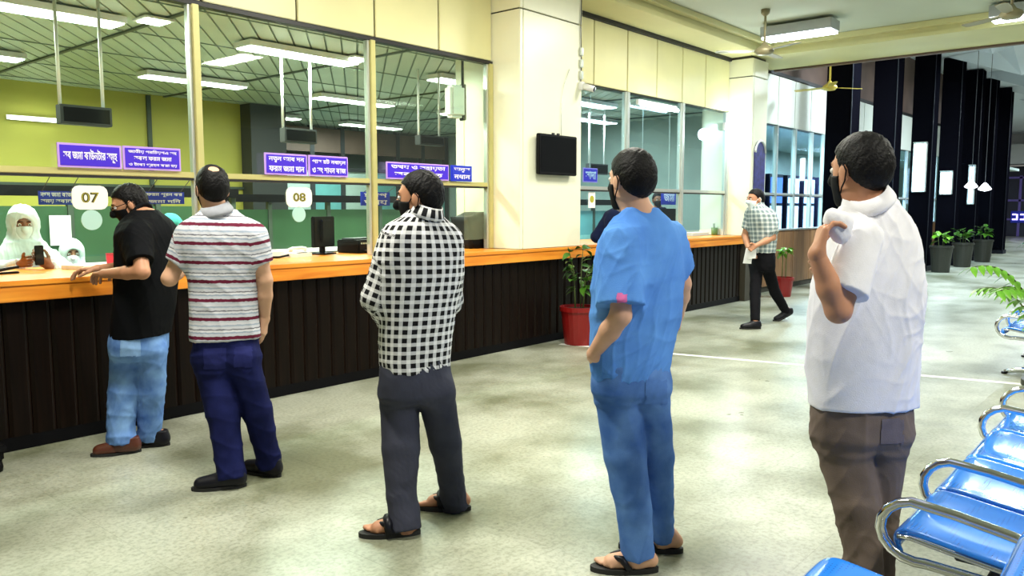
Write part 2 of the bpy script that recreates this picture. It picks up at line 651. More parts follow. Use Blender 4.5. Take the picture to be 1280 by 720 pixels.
one('moulding_lip', 'ceiling_cream', ceil, XB0 - 0.025, XB0 - 0.001, -10, CY - 0.002, ZS - 0.015, ZS + 0.045, 0.006)
struct(one('trim_4', 'rust_ceiling', None, XB1, XB1 + 0.10, -10, 5.8, ZS - 0.03, ZS + 0.06), 'dark edge strip on the ceiling beam')

# ---- office behind the glass
YO = YG + 0.13
office_ceiling = struct(empty('ceiling_office', (6, 10, 3.16)), 'slatted pale green metal ceiling of the office')
MB((6, 10, 3.16)).box(-3, 13.5, YO, 15.0, 3.185, 3.25).build('backing', 'slat_gap', office_ceiling)
ang = R(51.5)
u2 = np.array([math.cos(ang), math.sin(ang)])
n2 = np.array([-math.sin(ang), math.cos(ang)])
X0, X1, Y0, Y1 = -3.0, 13.5, YO + 0.01, 15.0
s = -14.0
while s < 16:
    # clip the line n2*s + u2*t to the room
    p0 = n2 * s
    ts = []
    lo, hi = -50.0, 50.0
    for ax, (l, h) in enumerate(((X0, X1), (Y0, Y1))):
        t0, t1 = (l - p0[ax]) / u2[ax], (h - p0[ax]) / u2[ax]
        lo, hi = max(lo, min(t0, t1)), min(hi, max(t0, t1))
    if hi - lo > 0.4:
        A, B = p0 + u2 * (lo + 0.12), p0 + u2 * (hi - 0.12)
        w = n2 * 0.069
        poly = [(A[0] - w[0], A[1] - w[1], 3.165), (B[0] - w[0], B[1] - w[1], 3.165),
                (B[0] + w[0], B[1] + w[1], 3.165), (A[0] + w[0], A[1] + w[1], 3.165)]
        MB((6, 10, 3.16)).prism(poly, (0, 0, 0.014), 2).build('slat', 'office_slat', office_ceiling)
    s += 0.158
for k in range(7):
    x = 1.15 + 2.35 * (k - 1)
    MB((6, 10, 3.16)).box(x - 0.018, x + 0.018, YO + 0.01, 15, 3.145, 3.163).build('ceiling_bar', 'tbar', office_ceiling)
for k in range(7):
    y = 6.55 + 1.25 * k
    MB((6, 10, 3.16)).box(-3, 13.5, y - 0.008, y + 0.008, 3.155, 3.163).build('ceiling_bar', 'slat_gap', office_ceiling)

wb = struct(one('wall_office_back', 'olive_wall', None, -3, 7.1, 11.9, 12.05, 0, 3.18), 'olive yellow back wall of the office')
for x in (-0.6, 1.9, 3.35, 5.6):
    one('wall_strip', 'tbar', wb, x - 0.03, x + 0.03, 11.86, 11.9, 0, 3.15)
one('wall_rail', 'tbar', wb, -3, 7.1, 11.86, 11.9, 1.80, 1.84)
struct(one('wall_office_corner', 'dark_grey', None, 7.1, 7.75, 11.6, 12.3, 0, 3.16), 'dark column at the end of the olive wall')
struct(one('wall_office_left', 'olive_wall', None, -3.15, -3.0, YO, 12.05, 0, 3.18), 'olive side wall of the office')
struct(one('wall_office_right', 'pale_panel', None, 13.5, 13.62, YO, 15, 0, 3.18), 'pale side wall of the office')
wr = struct(one('wall_office_rear', 'pale_panel', None, 5.5, 13.5, 14.9, 15.05, 0, 3.18), 'pale rear wall beyond the olive wall')
# glazed rear partition of dark posts and pale panes
rp = empty('rear_partition', (10, 13.6, 0), 0, 'glazed office partition with dark posts in the rear of the office', 'partition')
for k in range(9):
    x = 7.4 + 0.75 * k
    one('post', 'dark_grey', rp, x - 0.05, x + 0.05, 13.55, 13.65, 0, 3.14)
    if k < 8:
        one('pane', 'teal_panel' if k % 2 else 'pale_panel', rp, x + 0.05, x + 0.70, 13.58, 13.62, 0.0, 2.25)
one('rail', 'dark_grey', rp, 7.4, 13.4, 13.54, 13.549, 2.25, 2.33)
one('lintel', 'rust_ceiling', rp, 7.45, 13.35, 13.56, 13.60, 2.62, 3.1)

# low green partitions behind the clerks
def partition(x0, x1, y, z1, mm, label, n):
    p = empty('office_partition', ((x0 + x1) / 2, y, 0), 0, label, 'partition')
    wd = (x1 - x0) / n
    for k in range(n):
        one('panel', mm, p, x0 + wd * k + 0.03, x0 + wd * (k + 1) - 0.03, y - 0.015, y + 0.015, 0.12, z1 - 0.10, 0.003)
    for k in range(n + 1):
        x = x0 + wd * k
        one('post', 'tbar', p, x - 0.028, x + 0.028, y - 0.03, y + 0.03, 0, z1)
    one('cap', 'black_plastic', p, x0 - 0.03, x1 + 0.03, y - 0.10, y + 0.10, z1, z1 + 0.10, 0.004)
    one('shelf', 'white_paint', p, x0 + 0.03, x1 - 0.03, y - 0.40, y - 0.032, 0.90, 0.94, 0.004)
    return p


partition(2.35, 5.05, 8.7, 1.62, 'green_panel', 'dark green glazed partition with black cap behind number 07 window', 3)
partition(5.15, 9.0, 9.6, 1.58, 'green_panel', 'green glazed partition with black cap behind number 08 window', 4)
partition(9.4, 12.9, 8.4, 1.55, 'teal_panel', 'teal partition with black cap behind the windows between the pillars', 4)

# ---- far hall beyond the beam
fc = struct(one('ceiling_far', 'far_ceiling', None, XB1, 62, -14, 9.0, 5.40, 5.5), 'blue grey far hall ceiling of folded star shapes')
for i in range(7):
    for j in range(4):
        cx, cy, h = 16.2 + 3.6 * i, 3.6 - 3.6 * j, 1.6
        c0 = np.array([cx, cy, 4.75])
        ring = []
        for k in range(8):
            an = math.pi / 4 * k
            rr = 1.7 if k % 2 == 0 else 0.75
            ring.append(np.array([cx + rr * math.cos(an), cy + rr * math.sin(an), 5.39]))
        mm = MB((-0, 0, 0))
        mm.add([c0] + ring, [(0, 1 + k, 1 + (k + 1) % 8) for k in range(8)])
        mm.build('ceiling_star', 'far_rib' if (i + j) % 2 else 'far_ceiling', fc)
struct(one('wall_upper', 'rust_ceiling', None, XB1 + 0.1, 31, 6.05, 6.2, 3.90, 5.40), 'dark brown upper wall behind the black columns')
# offices behind the far windows
fo = struct(one('wall_far_office', 'pale_panel', None, 13.62, 40, 9.0, 9.15, 0, 3.2), 'pale back wall of the far offices')
struct(one('ceiling_far_office', 'pale_panel', None, 13.62, 40, YG + 0.13, 9.0, 3.05, 3.15), 'ceiling of the far offices')

# ================================================================== COUNTERS
def counter(name, x0, x1, yf, label, yb=6.60):
    c = empty(name, ((x0 + x1) / 2, yf + 0.3, 0), 0, label, 'counter')
    xw = min(x1, P1A - 0.02) if x0 < P1A else x1
    one('worktop', 'counter_wood', c, x0, xw, yf - 0.07, yb, Z_CT - 0.035, Z_CT, 0.006)
    if xw < x1:
        one('ledge', 'counter_wood', c, xw, x1, yf - 0.07, yf - 0.014, Z_CT - 0.035, Z_CT, 0.006)
    one('fascia', 'counter_wood', c, x0 + 0.002, x1 - 0.002, yf - 0.062, yf - 0.03, Z_CT - 0.130, Z_CT - 0.036, 0.004)
    one('plinth', 'plinth', c, x0, x1, yf + 0.002, yf + 0.06, 0.0, 0.085)
    one('carcass', 'plinth', c, x0, xw, yf + 0.028, yf + 0.09, 0.085, Z_CT - 0.036)
    n = int(round((x1 - x0) / 0.135))
    w = (x1 - x0) / n
    me = None
    for k in range(n):
        xc = x0 + (k + 0.5) * w
        if me is None:
            mb = MB()
            mb.prism([(-w / 2 + 0.001, 0.028, 0), (-w / 2 + 0.002, 0.012, 0), (-w / 2 + 0.022, 0, 0), (w / 2 - 0.022, 0, 0),
                      (w / 2 - 0.002, 0.012, 0), (w / 2 - 0.001, 0.028, 0)], (0, 0, Z_CT - 0.131 - 0.085), 2)
            me = mb.mesh('plank')
            me.materials.append(MATS['plank_wood'])
        o = bpy.data.objects.new('plank', me)
        COL.objects.link(o)
        o.parent = c
        o.location = Vector((xc, yf, 0.085)) - c.location
    return c


counter('service_counter', -1.2, 7.72, YC - 0.002, 'long dark planked counter with orange wooden top in front of windows 07 and 08')
counter('service_counter', 7.75, 12.16, YC + 0.10, 'shorter dark planked counter with orange top between the two cream pillars')

# black castor foot of something standing against the counter's end
p = on_z(-4, 590)
cf = empty('castor_trolley', (p[0], p[1], 0), 0, 'black castor trolley leg standing by the brown planks at the counter end', 'trolley')
MB().lathe([(0.0, 0.0), (0.03, 0.004), (0.035, 0.03), (0.03, 0.058), (0.0, 0.062)], n=14).build('wheel', 'black_plastic', cf, True)
MB().box(-0.035, 0.035, -0.03, 0.03, 0.064, 0.12, 0.01).build('fork', 'black_plastic', cf)
MB().box(-0.30, 0.045, -0.05, 0.05, 0.115, 0.16, 0.01).build('base_arm', 'black_plastic', cf)

# ================================================================== SIGNS
def sign(x0, x1, yt, yb, lines, label, mm='sign_purple', border='sign_border', group=None, Y=YG - 0.06, n_lines=None):
    A, B = on_y(x0, (yt + yb) / 2, Y), on_y(x1, (yt + yb) / 2, Y)
    xm = (x0 + x1) / 2
    z1, z0 = on_y(xm, yt, Y)[2], on_y(xm, yb, Y)[2]
    w, h = float(B[0] - A[0]), float(z1 - z0)
    if border:
        z0 = max(z0, Z_TR + 0.024) if Y < YG else z0
    h = z1 - z0
    s = empty('sign', ((A[0] + B[0]) / 2, Y, z0), 0, label, 'sign', group)
    e = 0.014 if border else 0.0
    if border:
        MB().box(-w / 2, w / 2, 0.0, 0.012, 0, h, 0.002).build('border', border, s)
    MB().box(-w / 2 + e, w / 2 - e, -0.004, 0.006 if not border else 0.0, e, h - e).build('board', mm, s)
    nl = len(lines)
    ih = h - 2 * e
    for i, (txt, wf) in enumerate(lines):
        lh = ih / nl
        zc = h - e - lh * (i + 0.5)
        lettering('lettering', txt, (w - 2 * e) * wf, lh * 0.68, 'sign_text', s, (0, -0.0065, zc), bold=0.02)
    return s


sign(72, 152, 180, 213, [('সব জমা কাউনটার সমূহ', 0.9)], 'purple sign with one line of large white lettering above number 07')
sign(154, 226, 184, 215, [('জাতীয় পরিচয়পএ সহ', 0.9), ('সকল ফরম জমা', 0.7), ('ও টাকা গ্রহন করা হয়', 0.9)],
     'purple sign with three lines of small white lettering above the black shirted man')
sign(331, 384, 192, 220, [('নতুন আব দন', 0.9), ('ফরম জমা দান', 0.9)], 'purple sign with two lines of uneven white lettering above number 08')
sign(386, 435, 195, 222, [('পাস রট নবায়ন', 0.92), ('ও সং শাধন কাজ', 0.92)], 'purple sign with two full lines of white lettering above number 08')
sign(483, 561, 204, 226, [('তথয ও সহায়তা', 0.9), ('সকাল হত', 0.8)], 'long purple sign above the checked shirt man, half hidden by his hair')
sign(564, 590, 207, 228, [('অনুস', 0.85), ('নধান', 0.85)], 'small blue sign beside the cream pillar', 'sign_blue', 'sign_blue')
# blue signs hanging inside, seen through the lower panes
sign(48, 92, 239, 256, [('নগদ জমা কাজ', 0.9), ('সময় সকাল', 0.9)], 'blue sign hanging left of the number 07 badge', 'sign_blue', None, None, YG + 0.25)
sign(180, 230, 240, 255, [('ফরম পূরন কর', 0.9), ('জমা দিন', 0.8)], 'blue sign hanging between the black and the striped shirt', 'sign_blue', None, None, YG + 0.25)
sign(451, 487, 240, 257, [('হলপ', 0.8), ('তথয', 0.8)], 'blue sign hanging behind the bar left of the checked shirt man', 'sign_blue', None, None, YG + 0.25)
for o in list(COL.objects):     # the inside signs hang on thin cords from the transom
    if o.name.startswith('sign') and o.location.y > YG + 0.2 and o.parent is None:
        hh = max(c.bound_box[6][2] for c in o.children if c.name.startswith('board'))
        wv = max(c.bound_box[6][0] for c in o.children if c.name.startswith('board')) * 0.8
        top = Z_TR - o.location.z
        for sx in (-wv, wv):
            MB().tube([(sx, 0, hh - 0.005), (sx, -0.22, top)], 0.003, 6).build('cord', 'dark_grey', o)


def badge(x0, x1, yt, yb, txt, label, disc):
    Y = YG - 0.012
    A, B = on_y(x0, (yt + yb) / 2, Y), on_y(x1, (yt + yb) / 2, Y)
    xm = (x0 + x1) / 2
    z1, z0 = on_y(xm, yt, Y)[2], on_y(xm, yb, Y)[2]
    w, h = float(B[0] - A[0]), float(z1 - z0)
    s = empty('number_badge', ((A[0] + B[0]) / 2, Y, z0), 0, label, 'sign')
    c = h * 0.30
    poly = []
    for cx, cz, a0 in ((w / 2 - c, c, -90), (w / 2 - c, h - c, 0), (-w / 2 + c, h - c, 90), (-w / 2 + c, c, 180)):
        for k in range(4):
            an = R(a0 + 30 * k)
            poly.append((cx + c * math.cos(an), 0, cz + c * math.sin(an)))
    MB().prism(poly, (0, 0.007, 0), 1).build('plate', 'badge_white', s)
    lettering('numeral', txt, w * 0.50, h * 0.44, 'badge_text', s, (0, -0.0015, h * 0.5), bold=0.03)
    lettering('numeral_fill', txt, w * 0.47, h * 0.40, 'badge_yellow', s, (0, -0.0025, h * 0.5), bold=-0.028)
    dx, dy, dr = disc
    q = on_y(dx, dy, Y)
    rr = dr * depth_of(q) / F_PX
    s2 = tag(MB(q).prism([q + np.array([rr * math.cos(t), 0, rr * math.sin(t)]) for t in np.linspace(0, 2 * math.pi, 28)[:-1]],
                         (0, 0.007, 0), 1).build('speech_disc', 'speech_disc'),
             'pale round speaking disc on the glass ' + ('beside the black shirted man' if txt == '07' else 'above the telephone'), 'disc')
    s2.location = q


badge(90, 135, 232, 262, '07', 'white badge numbered 07 on the glass beside the black shirted man', (115, 275, 12.5))
badge(358, 390, 234, 259, '08', 'white badge numbered 08 on the glass above the telephone', (374, 268, 9.5))

# ================================================================== LIGHTS THAT SHOW
def office_fixture(xa, xb, y, label, wdt=0.30, z=3.145):
    f = empty('ceiling_light', ((xa + xb) / 2, y, z - 0.07), 0, label, 'light', 'fluorescent lights in the office')
    w = xb - xa
    MB().box(-w / 2, w / 2, -wdt / 2, wdt / 2, 0.012, 0.07, 0.004).build('housing', 'white_paint', f)
    MB().box(-w / 2 + 0.02, w / 2 - 0.02, -wdt / 2 + 0.02, wdt / 2 - 0.02, 0.0, 0.012).build('diffuser', 'tube_light', f)


for xa, xb, y, lab in ((1.6, 3.22, 7.3, 'long bright fluorescent light above the number 07 window'), (4.4, 5.76, 7.3, 'bright fluorescent light over the telephone and monitor'),
                       (7.0, 8.4, 7.3, 'fluorescent light just behind the television pillar'), (1.9, 3.26, 9.8, 'fluorescent light before the olive wall, beyond the large ticker display'),
                       (4.55, 5.9, 9.8, 'fluorescent light above the shorter green partition'), (7.05, 8.45, 9.8, 'fluorescent light behind the television pillar, above the longer green partition'),
                       (7.3, 8.6, 12.5, 'fluorescent light beside the dark column of the olive wall'), (9.6, 11.0, 12.5, 'fluorescent light before the glazed rear partition'),
                       (9.6, 10.9, 7.3, 'fluorescent light just inside the middle windows'), (9.6, 11.0, 9.8, 'fluorescent light above the teal partition'),
                       (11.6, 12.9, 8.6, 'fluorescent light inside beside the slim pillar')):
    office_fixture(xa, xb, y, lab)
for px, py in ((192, 24), (446, 72)):
    q = on_z(px, py, 3.145)
    f = empty('ceiling_vent', (q[0], q[1], 3.115), 0, ('small square ceiling vent beside the long light of window 07' if px < 300 else 'small square ceiling vent beside the light over the telephone'), 'vent')
    MB().box(-0.13, 0.13, -0.13, 0.13, 0.01, 0.03, 0.003).build('frame', 'white_paint', f)
    MB().box(-0.10, 0.10, -0.10, 0.10, 0.0, 0.01).build('diffuser', 'tube_light', f)
# tube on the olive wall
q0, q1 = on_y(8, 146, 11.84), on_y(74, 149, 11.84)
f = empty('wall_tube_light', ((q0[0] + q1[0]) / 2, 11.84, q0[2]), 0, 'thin white tube light on the olive office wall', 'light')
w = float(q1[0] - q0[0])
MB().box(-w / 2, w / 2, 0.0, 0.018, -0.03, 0.03).build('batten', 'white_paint', f)
MB().tube([(-w / 2 + 0.03, -0.02, 0), (w / 2 - 0.03, -0.02, 0)], 0.018, 10).build('tube', 'tube_light', f)
# tube over the middle windows
q0, q1 = on_y(798, 127, YG - 0.06), on_y(846, 133, YG - 0.06)
f = empty('wall_tube_light', ((q0[0] + q1[0]) / 2, YG - 0.02, q0[2]), 0, 'bright tube light on the cream panels over the middle windows', 'light')
w = float(q1[0] - q0[0])
MB().box(-w / 2, w / 2, -0.045, 0.0, -0.035, 0.035, 0.004).build('batten', 'white_paint', f)
MB().tube([(-w / 2 + 0.03, -0.07, -0.03), (w / 2 - 0.03, -0.07, -0.03)], 0.026, 10).build('tube', 'tube_light_cool', f)
# round wall lamp by the slim pillar
q = on_y(906, 158, YG - 0.05)
f = empty('wall_lamp', (P2A - 0.16, YG - 0.02, q[2]), 0, 'glaring white lamp over the windows beside the slim pillar', 'light')
MB().box(-0.06, 0.06, -0.05, 0.0, -0.06, 0.06, 0.006).build('bracket', 'white_paint', f)
MB().lathe([(0.0, -0.08), (0.045, -0.07), (0.06, -0.03), (0.05, 0.02), (0.02, 0.04)], 0, -0.10, 0.0, 16).build('globe', 'tube_light_cool', f, True)
ld = bpy.data.lights.new('lamp_glow', 'POINT')
ld.energy = 28
ld.color = COOL
ld.shadow_soft_size = 0.1
lo = bpy.data.objects.new('lamp_glow', ld)
COL.objects.link(lo)
lo.parent = f
lo.location = (0, -0.30, -0.1)

# hall ceiling fitting
A, B = on_z(972, 42, 3.93), on_z(1027, 35, 3.93)
q = (A + B) / 2
f = empty('ceiling_light', (q[0], q[1], 3.85), 0, 'grey louvred fluorescent fitting on the hall ceiling beside the fan', 'light')
Lf = 0.98
MB().box(-0.17, 0.17, -Lf / 2, Lf / 2, 0.03, 0.17, 0.006).build('housing', 'fixture', f)
MB().box(-0.15, 0.15, -Lf / 2 + 0.02, Lf / 2 - 0.02, 0.0, 0.03).build('diffuser', 'tube_light_cool', f)
for sy in (-0.3, 0.3):
    MB().tube([(0, sy, 0.165), (0, sy, ZC - 3.85)], 0.012, 8).build('hanger', 'fixture', f)
q = on_z(1296, 12, 3.93)
f = empty('ceiling_light', (q[0], q[1], 3.85), 0, 'white fluorescent fitting beside the hall fan far from the counter', 'light')
MB().box(-0.17, 0.17, -Lf / 2, Lf / 2, 0.03, 0.17, 0.006).build('housing', 'fixture', f)
MB().box(-0.15, 0.15, -Lf / 2 + 0.02, Lf / 2 - 0.02, 0.0, 0.03).build('diffuser', 'tube_light_cool', f)
for sy in (-0.3, 0.3):
    MB().tube([(0, sy, 0.165), (0, sy, ZC - 3.85)], 0.012, 8).build('hanger', 'fixture', f)


def fan(top, drop, mm, label, rot, rad=0.62):
    f = empty('ceiling_fan', (top[0], top[1], top[2] - drop), rot, label, 'fan')
    MB().lathe([(0.012, drop - 0.09), (0.055, drop - 0.05), (0.06, drop - 0.001)], n=14).build('canopy', mm, f, True)
    MB().tube([(0, 0, 0.08), (0, 0, drop - 0.04)], 0.016, 8).build('rod', mm, f, True)
    MB().lathe([(0.02, -0.02), (0.09, -0.01), (0.125, 0.03), (0.11, 0.065), (0.05, 0.10), (0.018, 0.15)], n=18).build('motor', mm, f, True)
    for k in range(3):
        c, s = math.cos(2.0944 * k), math.sin(2.0944 * k)
        mb = MB()
        pts = []
        for r0, w0 in ((0.10, 0.022), (0.2, 0.05), (0.4, 0.065), (rad - 0.03, 0.062), (rad, 0.035)):
            pts.append((r0, w0))
        poly = [(r0 * c - w0 * s, r0 * s + w0 * c, 0.038) for r0, w0 in pts] + [(r0 * c + w0 * s, r0 * s - w0 * c, 0.026) for r0, w0 in reversed(pts)]
        mb.prism(poly, (0, 0, 0.006), 2).build('blade', mm, f)


t = on_z(957, 12, ZC)
fan((t[0], t[1], ZC), 0.56, 'fan_metal', 'grey ceiling fan with a long rod beside the louvred light', R(5))
t = at_depth(1037, 112, 13.9)
fan((t[0], t[1], 5.40), 5.40 - t[2], 'fan_yellow', 'yellow ceiling fan in front of the black columns', R(-35), 0.62)
t = at_depth(1264, 22, 9.2)
fan((t[0], t[1], ZC), ZC - t[2], 'fan_metal', 'grey ceiling fan beside the fitting far from the counter', R(60))

# ================================================================== ON AND BEHIND THE COUNTER
def hanging_display(x0, x1, yt, yb, Y, label, rods):
    A, B = on_y(x0, (yt + yb) / 2, Y), on_y(x1, (yt + yb) / 2, Y)
    xm = (x0 + x1) / 2
    z1, z0 = on_y(xm, yt, Y)[2], on_y(xm, yb, Y)[2]
    w, h = float(B[0] - A[0]), float(z1 - z0)
    s = empty('hanging_display', ((A[0] + B[0]) / 2, Y, z0), 0, label, 'display')
    MB().box(-w / 2, w / 2, -0.05, 0.05, 0, h, 0.005).build('case', 'dark_grey', s)
    MB().box(-w / 2 + 0.02, w / 2 - 0.02, -0.054, -0.05, 0.02, h - 0.02).build('screen', 'screen', s)
    for sx in rods:
        MB().tube([(sx * w / 2, 0, h - 0.003), (sx * w / 2, 0, 3.145 - z0)], 0.014, 8).build('rod', 'white_paint', s, True)


hanging_display(73, 137, 133, 157, 6.75, 'large black ticker display hanging on white rods before the olive wall', (-0.92, 0.75))
hanging_display(353, 393, 161, 179, 7.4, 'black ticker display hanging on white rods above the white telephone', (-0.95, 0.8))
hanging_display(522, 552, 170, 182, 7.2, 'black ticker display hanging on white rods above the checked shirt man', (-0.9, 0.8))

hanging_display(735, 757, 205, 218, 7.6, 'black ticker display hanging on white rods behind the middle windows', (-0.9, 0.8))

# speaker by the pillar
q = on_y(569, 127, 6.12)
s = empty('wall_speaker', (q[0], q[1], q[2] - 0.17), R(-12), 'white loudspeaker hanging behind the glass next to the cream pillar', 'speaker')
MB().box(-0.09, 0.09, -0.07, 0.09, 0, 0.34, 0.03).build('cabinet', 'white_paint', s, False)
MB().box(0.09, 0.13, -0.02, 0.06, -0.02, 0.36, 0.005).build('bracket', 'black_plastic', s)
MB().box(-0.07, 0.07, -0.078, -0.068, 0.03, 0.31, 0.004).build('grille', 'paper', s)
MB().tube([(0.11, 0.02, 0.35), (0.11, 0.02, 3.15 - s.location.z)], 0.015, 8).build('hanger', 'black_plastic', s)
# cream strip of wall inside beside the pillar
xa, xb = px_X(588, 200, 6.35), P1A - 0.02
struct(one('wall_return', 'cream_pillar', None, xa, xb, 6.30, 6.42, Z_CT + 0.001, 3.16), 'cream wall return behind the glass beside the pillar')


def monitor(px, py, Y, rz, label, w=0.36, h=0.27, back=True):
    q = on_y(px, py, Y)
    s = empty('computer_monitor', (q[0], Y, Z_CT), rz, label, 'monitor')
    MB().box(-0.11, 0.11, -0.08, 0.08, 0, 0.015, 0.005).build('foot', 'black_plastic', s)
    MB().box(-0.03, 0.03, -0.005, 0.03, 0.014, 0.10, 0.004).build('neck', 'black_plastic', s)
    MB().box(-w / 2, w / 2, -0.02, 0.02, 0.07, 0.07 + h, 0.008).build('case', 'black_plastic', s)
    MB().box(-w / 2 + 0.015, w / 2 - 0.015, 0.019, 0.023, 0.085, 0.055 + h).build('screen', 'screen', s)
    MB().box(-w / 4, w / 4, -0.05, -0.02, 0.12, 0.04 + h, 0.01).build('rear_housing', 'black_plastic', s)


monitor(404, 300, 6.35, R(22), 'black computer monitor standing on the counter near number 08', 0.36, 0.29)
# printer beside it
q = on_y(453, 305, 6.35)
s = empty('printer', (q[0], 6.35, Z_CT), R(8), 'low black printer on the counter beside the monitor', 'printer')
MB().box(-0.21, 0.21, -0.15, 0.15, 0, 0.13, 0.012).build('body', 'black_plastic', s)
MB().box(-0.17, 0.17, -0.05, 0.12, 0.129, 0.145, 0.004).build('lid', 'dark_grey', s)
MB().box(-0.15, 0.15, -0.18, -0.149, 0.02, 0.035, 0.003).build('tray', 'dark_grey', s)
for k in range(3):
    MB().box(-0.18 + 0.03 * k, -0.16 + 0.03 * k, -0.153, -0.149, 0.09, 0.105).build('button', 'silver_alu', s)
# white telephone and papers
q = on_y(372, 312, 6.2)
s = empty('telephone', (q[0], 6.2, Z_CT), R(15), 'white telephone with black cord on the counter under number 08', 'telephone')
MB().prism([(-0.10, -0.08, 0), (0.10, -0.08, 0), (0.10, 0.09, 0), (-0.10, 0.09, 0)], (0, 0, 0.035), 2).build('base', 'white_paint', s)
MB().tube([(-0.10, 0.0, 0.062), (-0.06, 0.0, 0.078), (0.06, 0.0, 0.078), (0.10, 0.0, 0.062)], [0.024, 0.016, 0.016, 0.024], 10).build('handset', 'white_paint', s, True)
MB().box(-0.05, 0.05, -0.07, -0.025, 0.034, 0.041).build('keypad', 'dark_grey', s)
MB().tube([(-0.10, 0.02, 0.02), (-0.16, 0.03, 0.012), (-0.24, 0.00, 0.010), (-0.32, 0.03, 0.010)], 0.010, 8).build('cord', 'black_plastic', s, True)
q = on_y(400, 308, 6.45)
s = empty('paper_stack', (q[0] - 0.42, 6.45, Z_CT), R(-10), 'stack of white forms on the counter beside the telephone', 'paper')
for k in range(4):
    MB().box(-0.15 + 0.004 * k, 0.15 - 0.003 * k, -0.105, 0.105 - 0.005 * k, 0.012 * k, 0.012 * k + 0.011).build('ream', 'paper', s)
# covered black machine next to the pillar
q = on_y(594, 290, 6.12)
s = empty('covered_machine', (q[0] - 0.04, 6.10, Z_CT), R(-6), 'black cloth covered machine on the counter against the cream pillar', 'machine')
sc = depth_of(q) / F_PX
bm = bmesh.new()
bmesh.ops.create_cube(bm, size=1.0)
bmesh.ops.subdivide_edges(bm, edges=bm.edges[:], cuts=5, use_grid_fill=True)
rs = random.Random(3)
for v in bm.verts:
    t = v.co.z + 0.5
    fl = 1.0 + 0.18 * (t ** 3) - 0.05 * (1 - t)
    v.co = Vector((v.co.x * 0.36 * fl + 0.008 * math.sin(17 * v.co.z + 9 * v.co.y), v.co.y * 0.28 * fl + 0.008 * math.sin(15 * v.co.x), t * 0.37 + (0.03 * math.sin(6 * v.co.x + 1) * t)))
me = bpy.data.meshes.new('cover')
bm.to_mesh(me)
bm.free()
link_mesh('cover', me, 'black_plastic', s, True)
MB().box(-0.16, 0.16, -0.12, 0.12, 0, 0.02).build('base', 'dark_grey', s)

# paper notice on the green partition, folder and papers on the clerk's side
q = on_y(76, 288, 8.66)
s = tag(MB().box(-0.10, 0.10, -0.004, 0.004, -0.15, 0.15, 0.001).build('paper_notice', 'paper'), 'white paper notice stuck up behind the clerk in white', 'paper')
s.location = (float(q[0]), 8.665, float(q[2]))
one_papers = [(112, 327, 6.18, 'sheaf of white papers on the counter behind number 07'), (137, 322, 6.50, 'loose white sheet on the counter beside the red folder')]
for px, py, Y, lab in one_papers:
    q = on_y(px, py, Y)
    s = tag(MB().box(-0.15, 0.15, -0.11, 0.11, 0, 0.03 if 'sheaf' in lab else 0.006, 0.002).build('paper_sheaf', 'paper'), lab, 'paper')
    s.location = (q[0], Y, Z_CT)
    s.rotation_euler = (0, 0, R(20))
q = on_y(139, 318, 6.08)
s = tag(MB().prism([(-0.07, 0, 0), (0.07, 0, 0), (0.07, 0.02, 0.11), (-0.07, 0.02, 0.11)], (0, 0.012, 0), 1).build('red_folder', mat('red_folder', (0.6, 0.02, 0.05), 0.4)),
        'small red folder leaning on the counter by the black shirted man', 'folder')
s.location = (q[0] + 0.03, 6.05, Z_CT)
q = on_y(8, 337, 6.05)
s = empty('stapler', (q[0], 6.05, Z_CT), R(10), 'black stapler on the counter in front of the clerk in white', 'stapler')
MB().box(-0.075, 0.075, -0.02, 0.02, 0, 0.014, 0.004).build('base', 'black_plastic', s)
MB().prism([(-0.075, -0.016, 0.014), (0.075, -0.016, 0.035), (0.075, -0.016, 0.052), (-0.07, -0.016, 0.036)], (0, 0.032, 0), 1).build('arm', 'black_plastic', s)

# things behind the middle windows
for px, rz, lab in ((893, 20, 'dark monitor behind the middle windows beside the slim pillar'), (832, -15, 'dark monitor behind the middle windows near the dark haired clerk')):
    monitor(px, 280, 6.42, R(rz), lab, 0.42, 0.36)
q = on_y(868, 290, 6.2)
s = tag(MB().box(-0.28, 0.28, -0.12, 0.12, 0, 0.05, 0.003).build('paper_sheaf', 'paper'), 'sheaf of white papers on the counter between the pillars', 'paper')
s.location = (q[0], 6.2, Z_CT)
q = on_y(893, 290, 6.05)
s = empty('pen_pot', (q[0], 6.05, Z_CT), 0, 'small green pot on the counter next to the slim pillar', 'pot')
MB().lathe([(0.045, 0), (0.05, 0.02), (0.055, 0.12), (0.05, 0.12), (0.04, 0.02)], n=14).build('cup', mat('pot_green', (0.12, 0.2, 0.05), 0.4), s, True)
for k in range(3):
    MB().tube([(0.01 * k - 0.01, 0, 0.03), (0.03 * k - 0.03, 0.01, 0.19)], 0.004, 6).build('pen', 'dark_grey', s)
for px, py, ln, lab in ((738, 283 - 64, 'সাদা', 'small purple sign in the window beside the television pillar'), (803, 232, 'ফরম', 'small purple sign in the window right of the blue shirted man'),
                        (836, 247, 'জমা', 'dark blue sign in the window over the dark haired clerk')):
    sign(px - 9, px + 9, py - 9, py + 9, [(ln, 0.8)], lab, 'sign_purple' if py < 240 else 'sign_blue', 'sign_border' if py < 240 else 'sign_blue', None, YG + 0.2)
for o in list(COL.objects):
    if o.name.startswith('sign') and o.parent is None and o.location.x > P1B and abs(o.location.y - YG - 0.2) < 0.01:
        hh = 0.16
        MB().tube([(0, 0.01, 0.1), (0, 0.01, 3.15 - o.location.z)], 0.006, 6).build('cord', 'silver_alu', o)

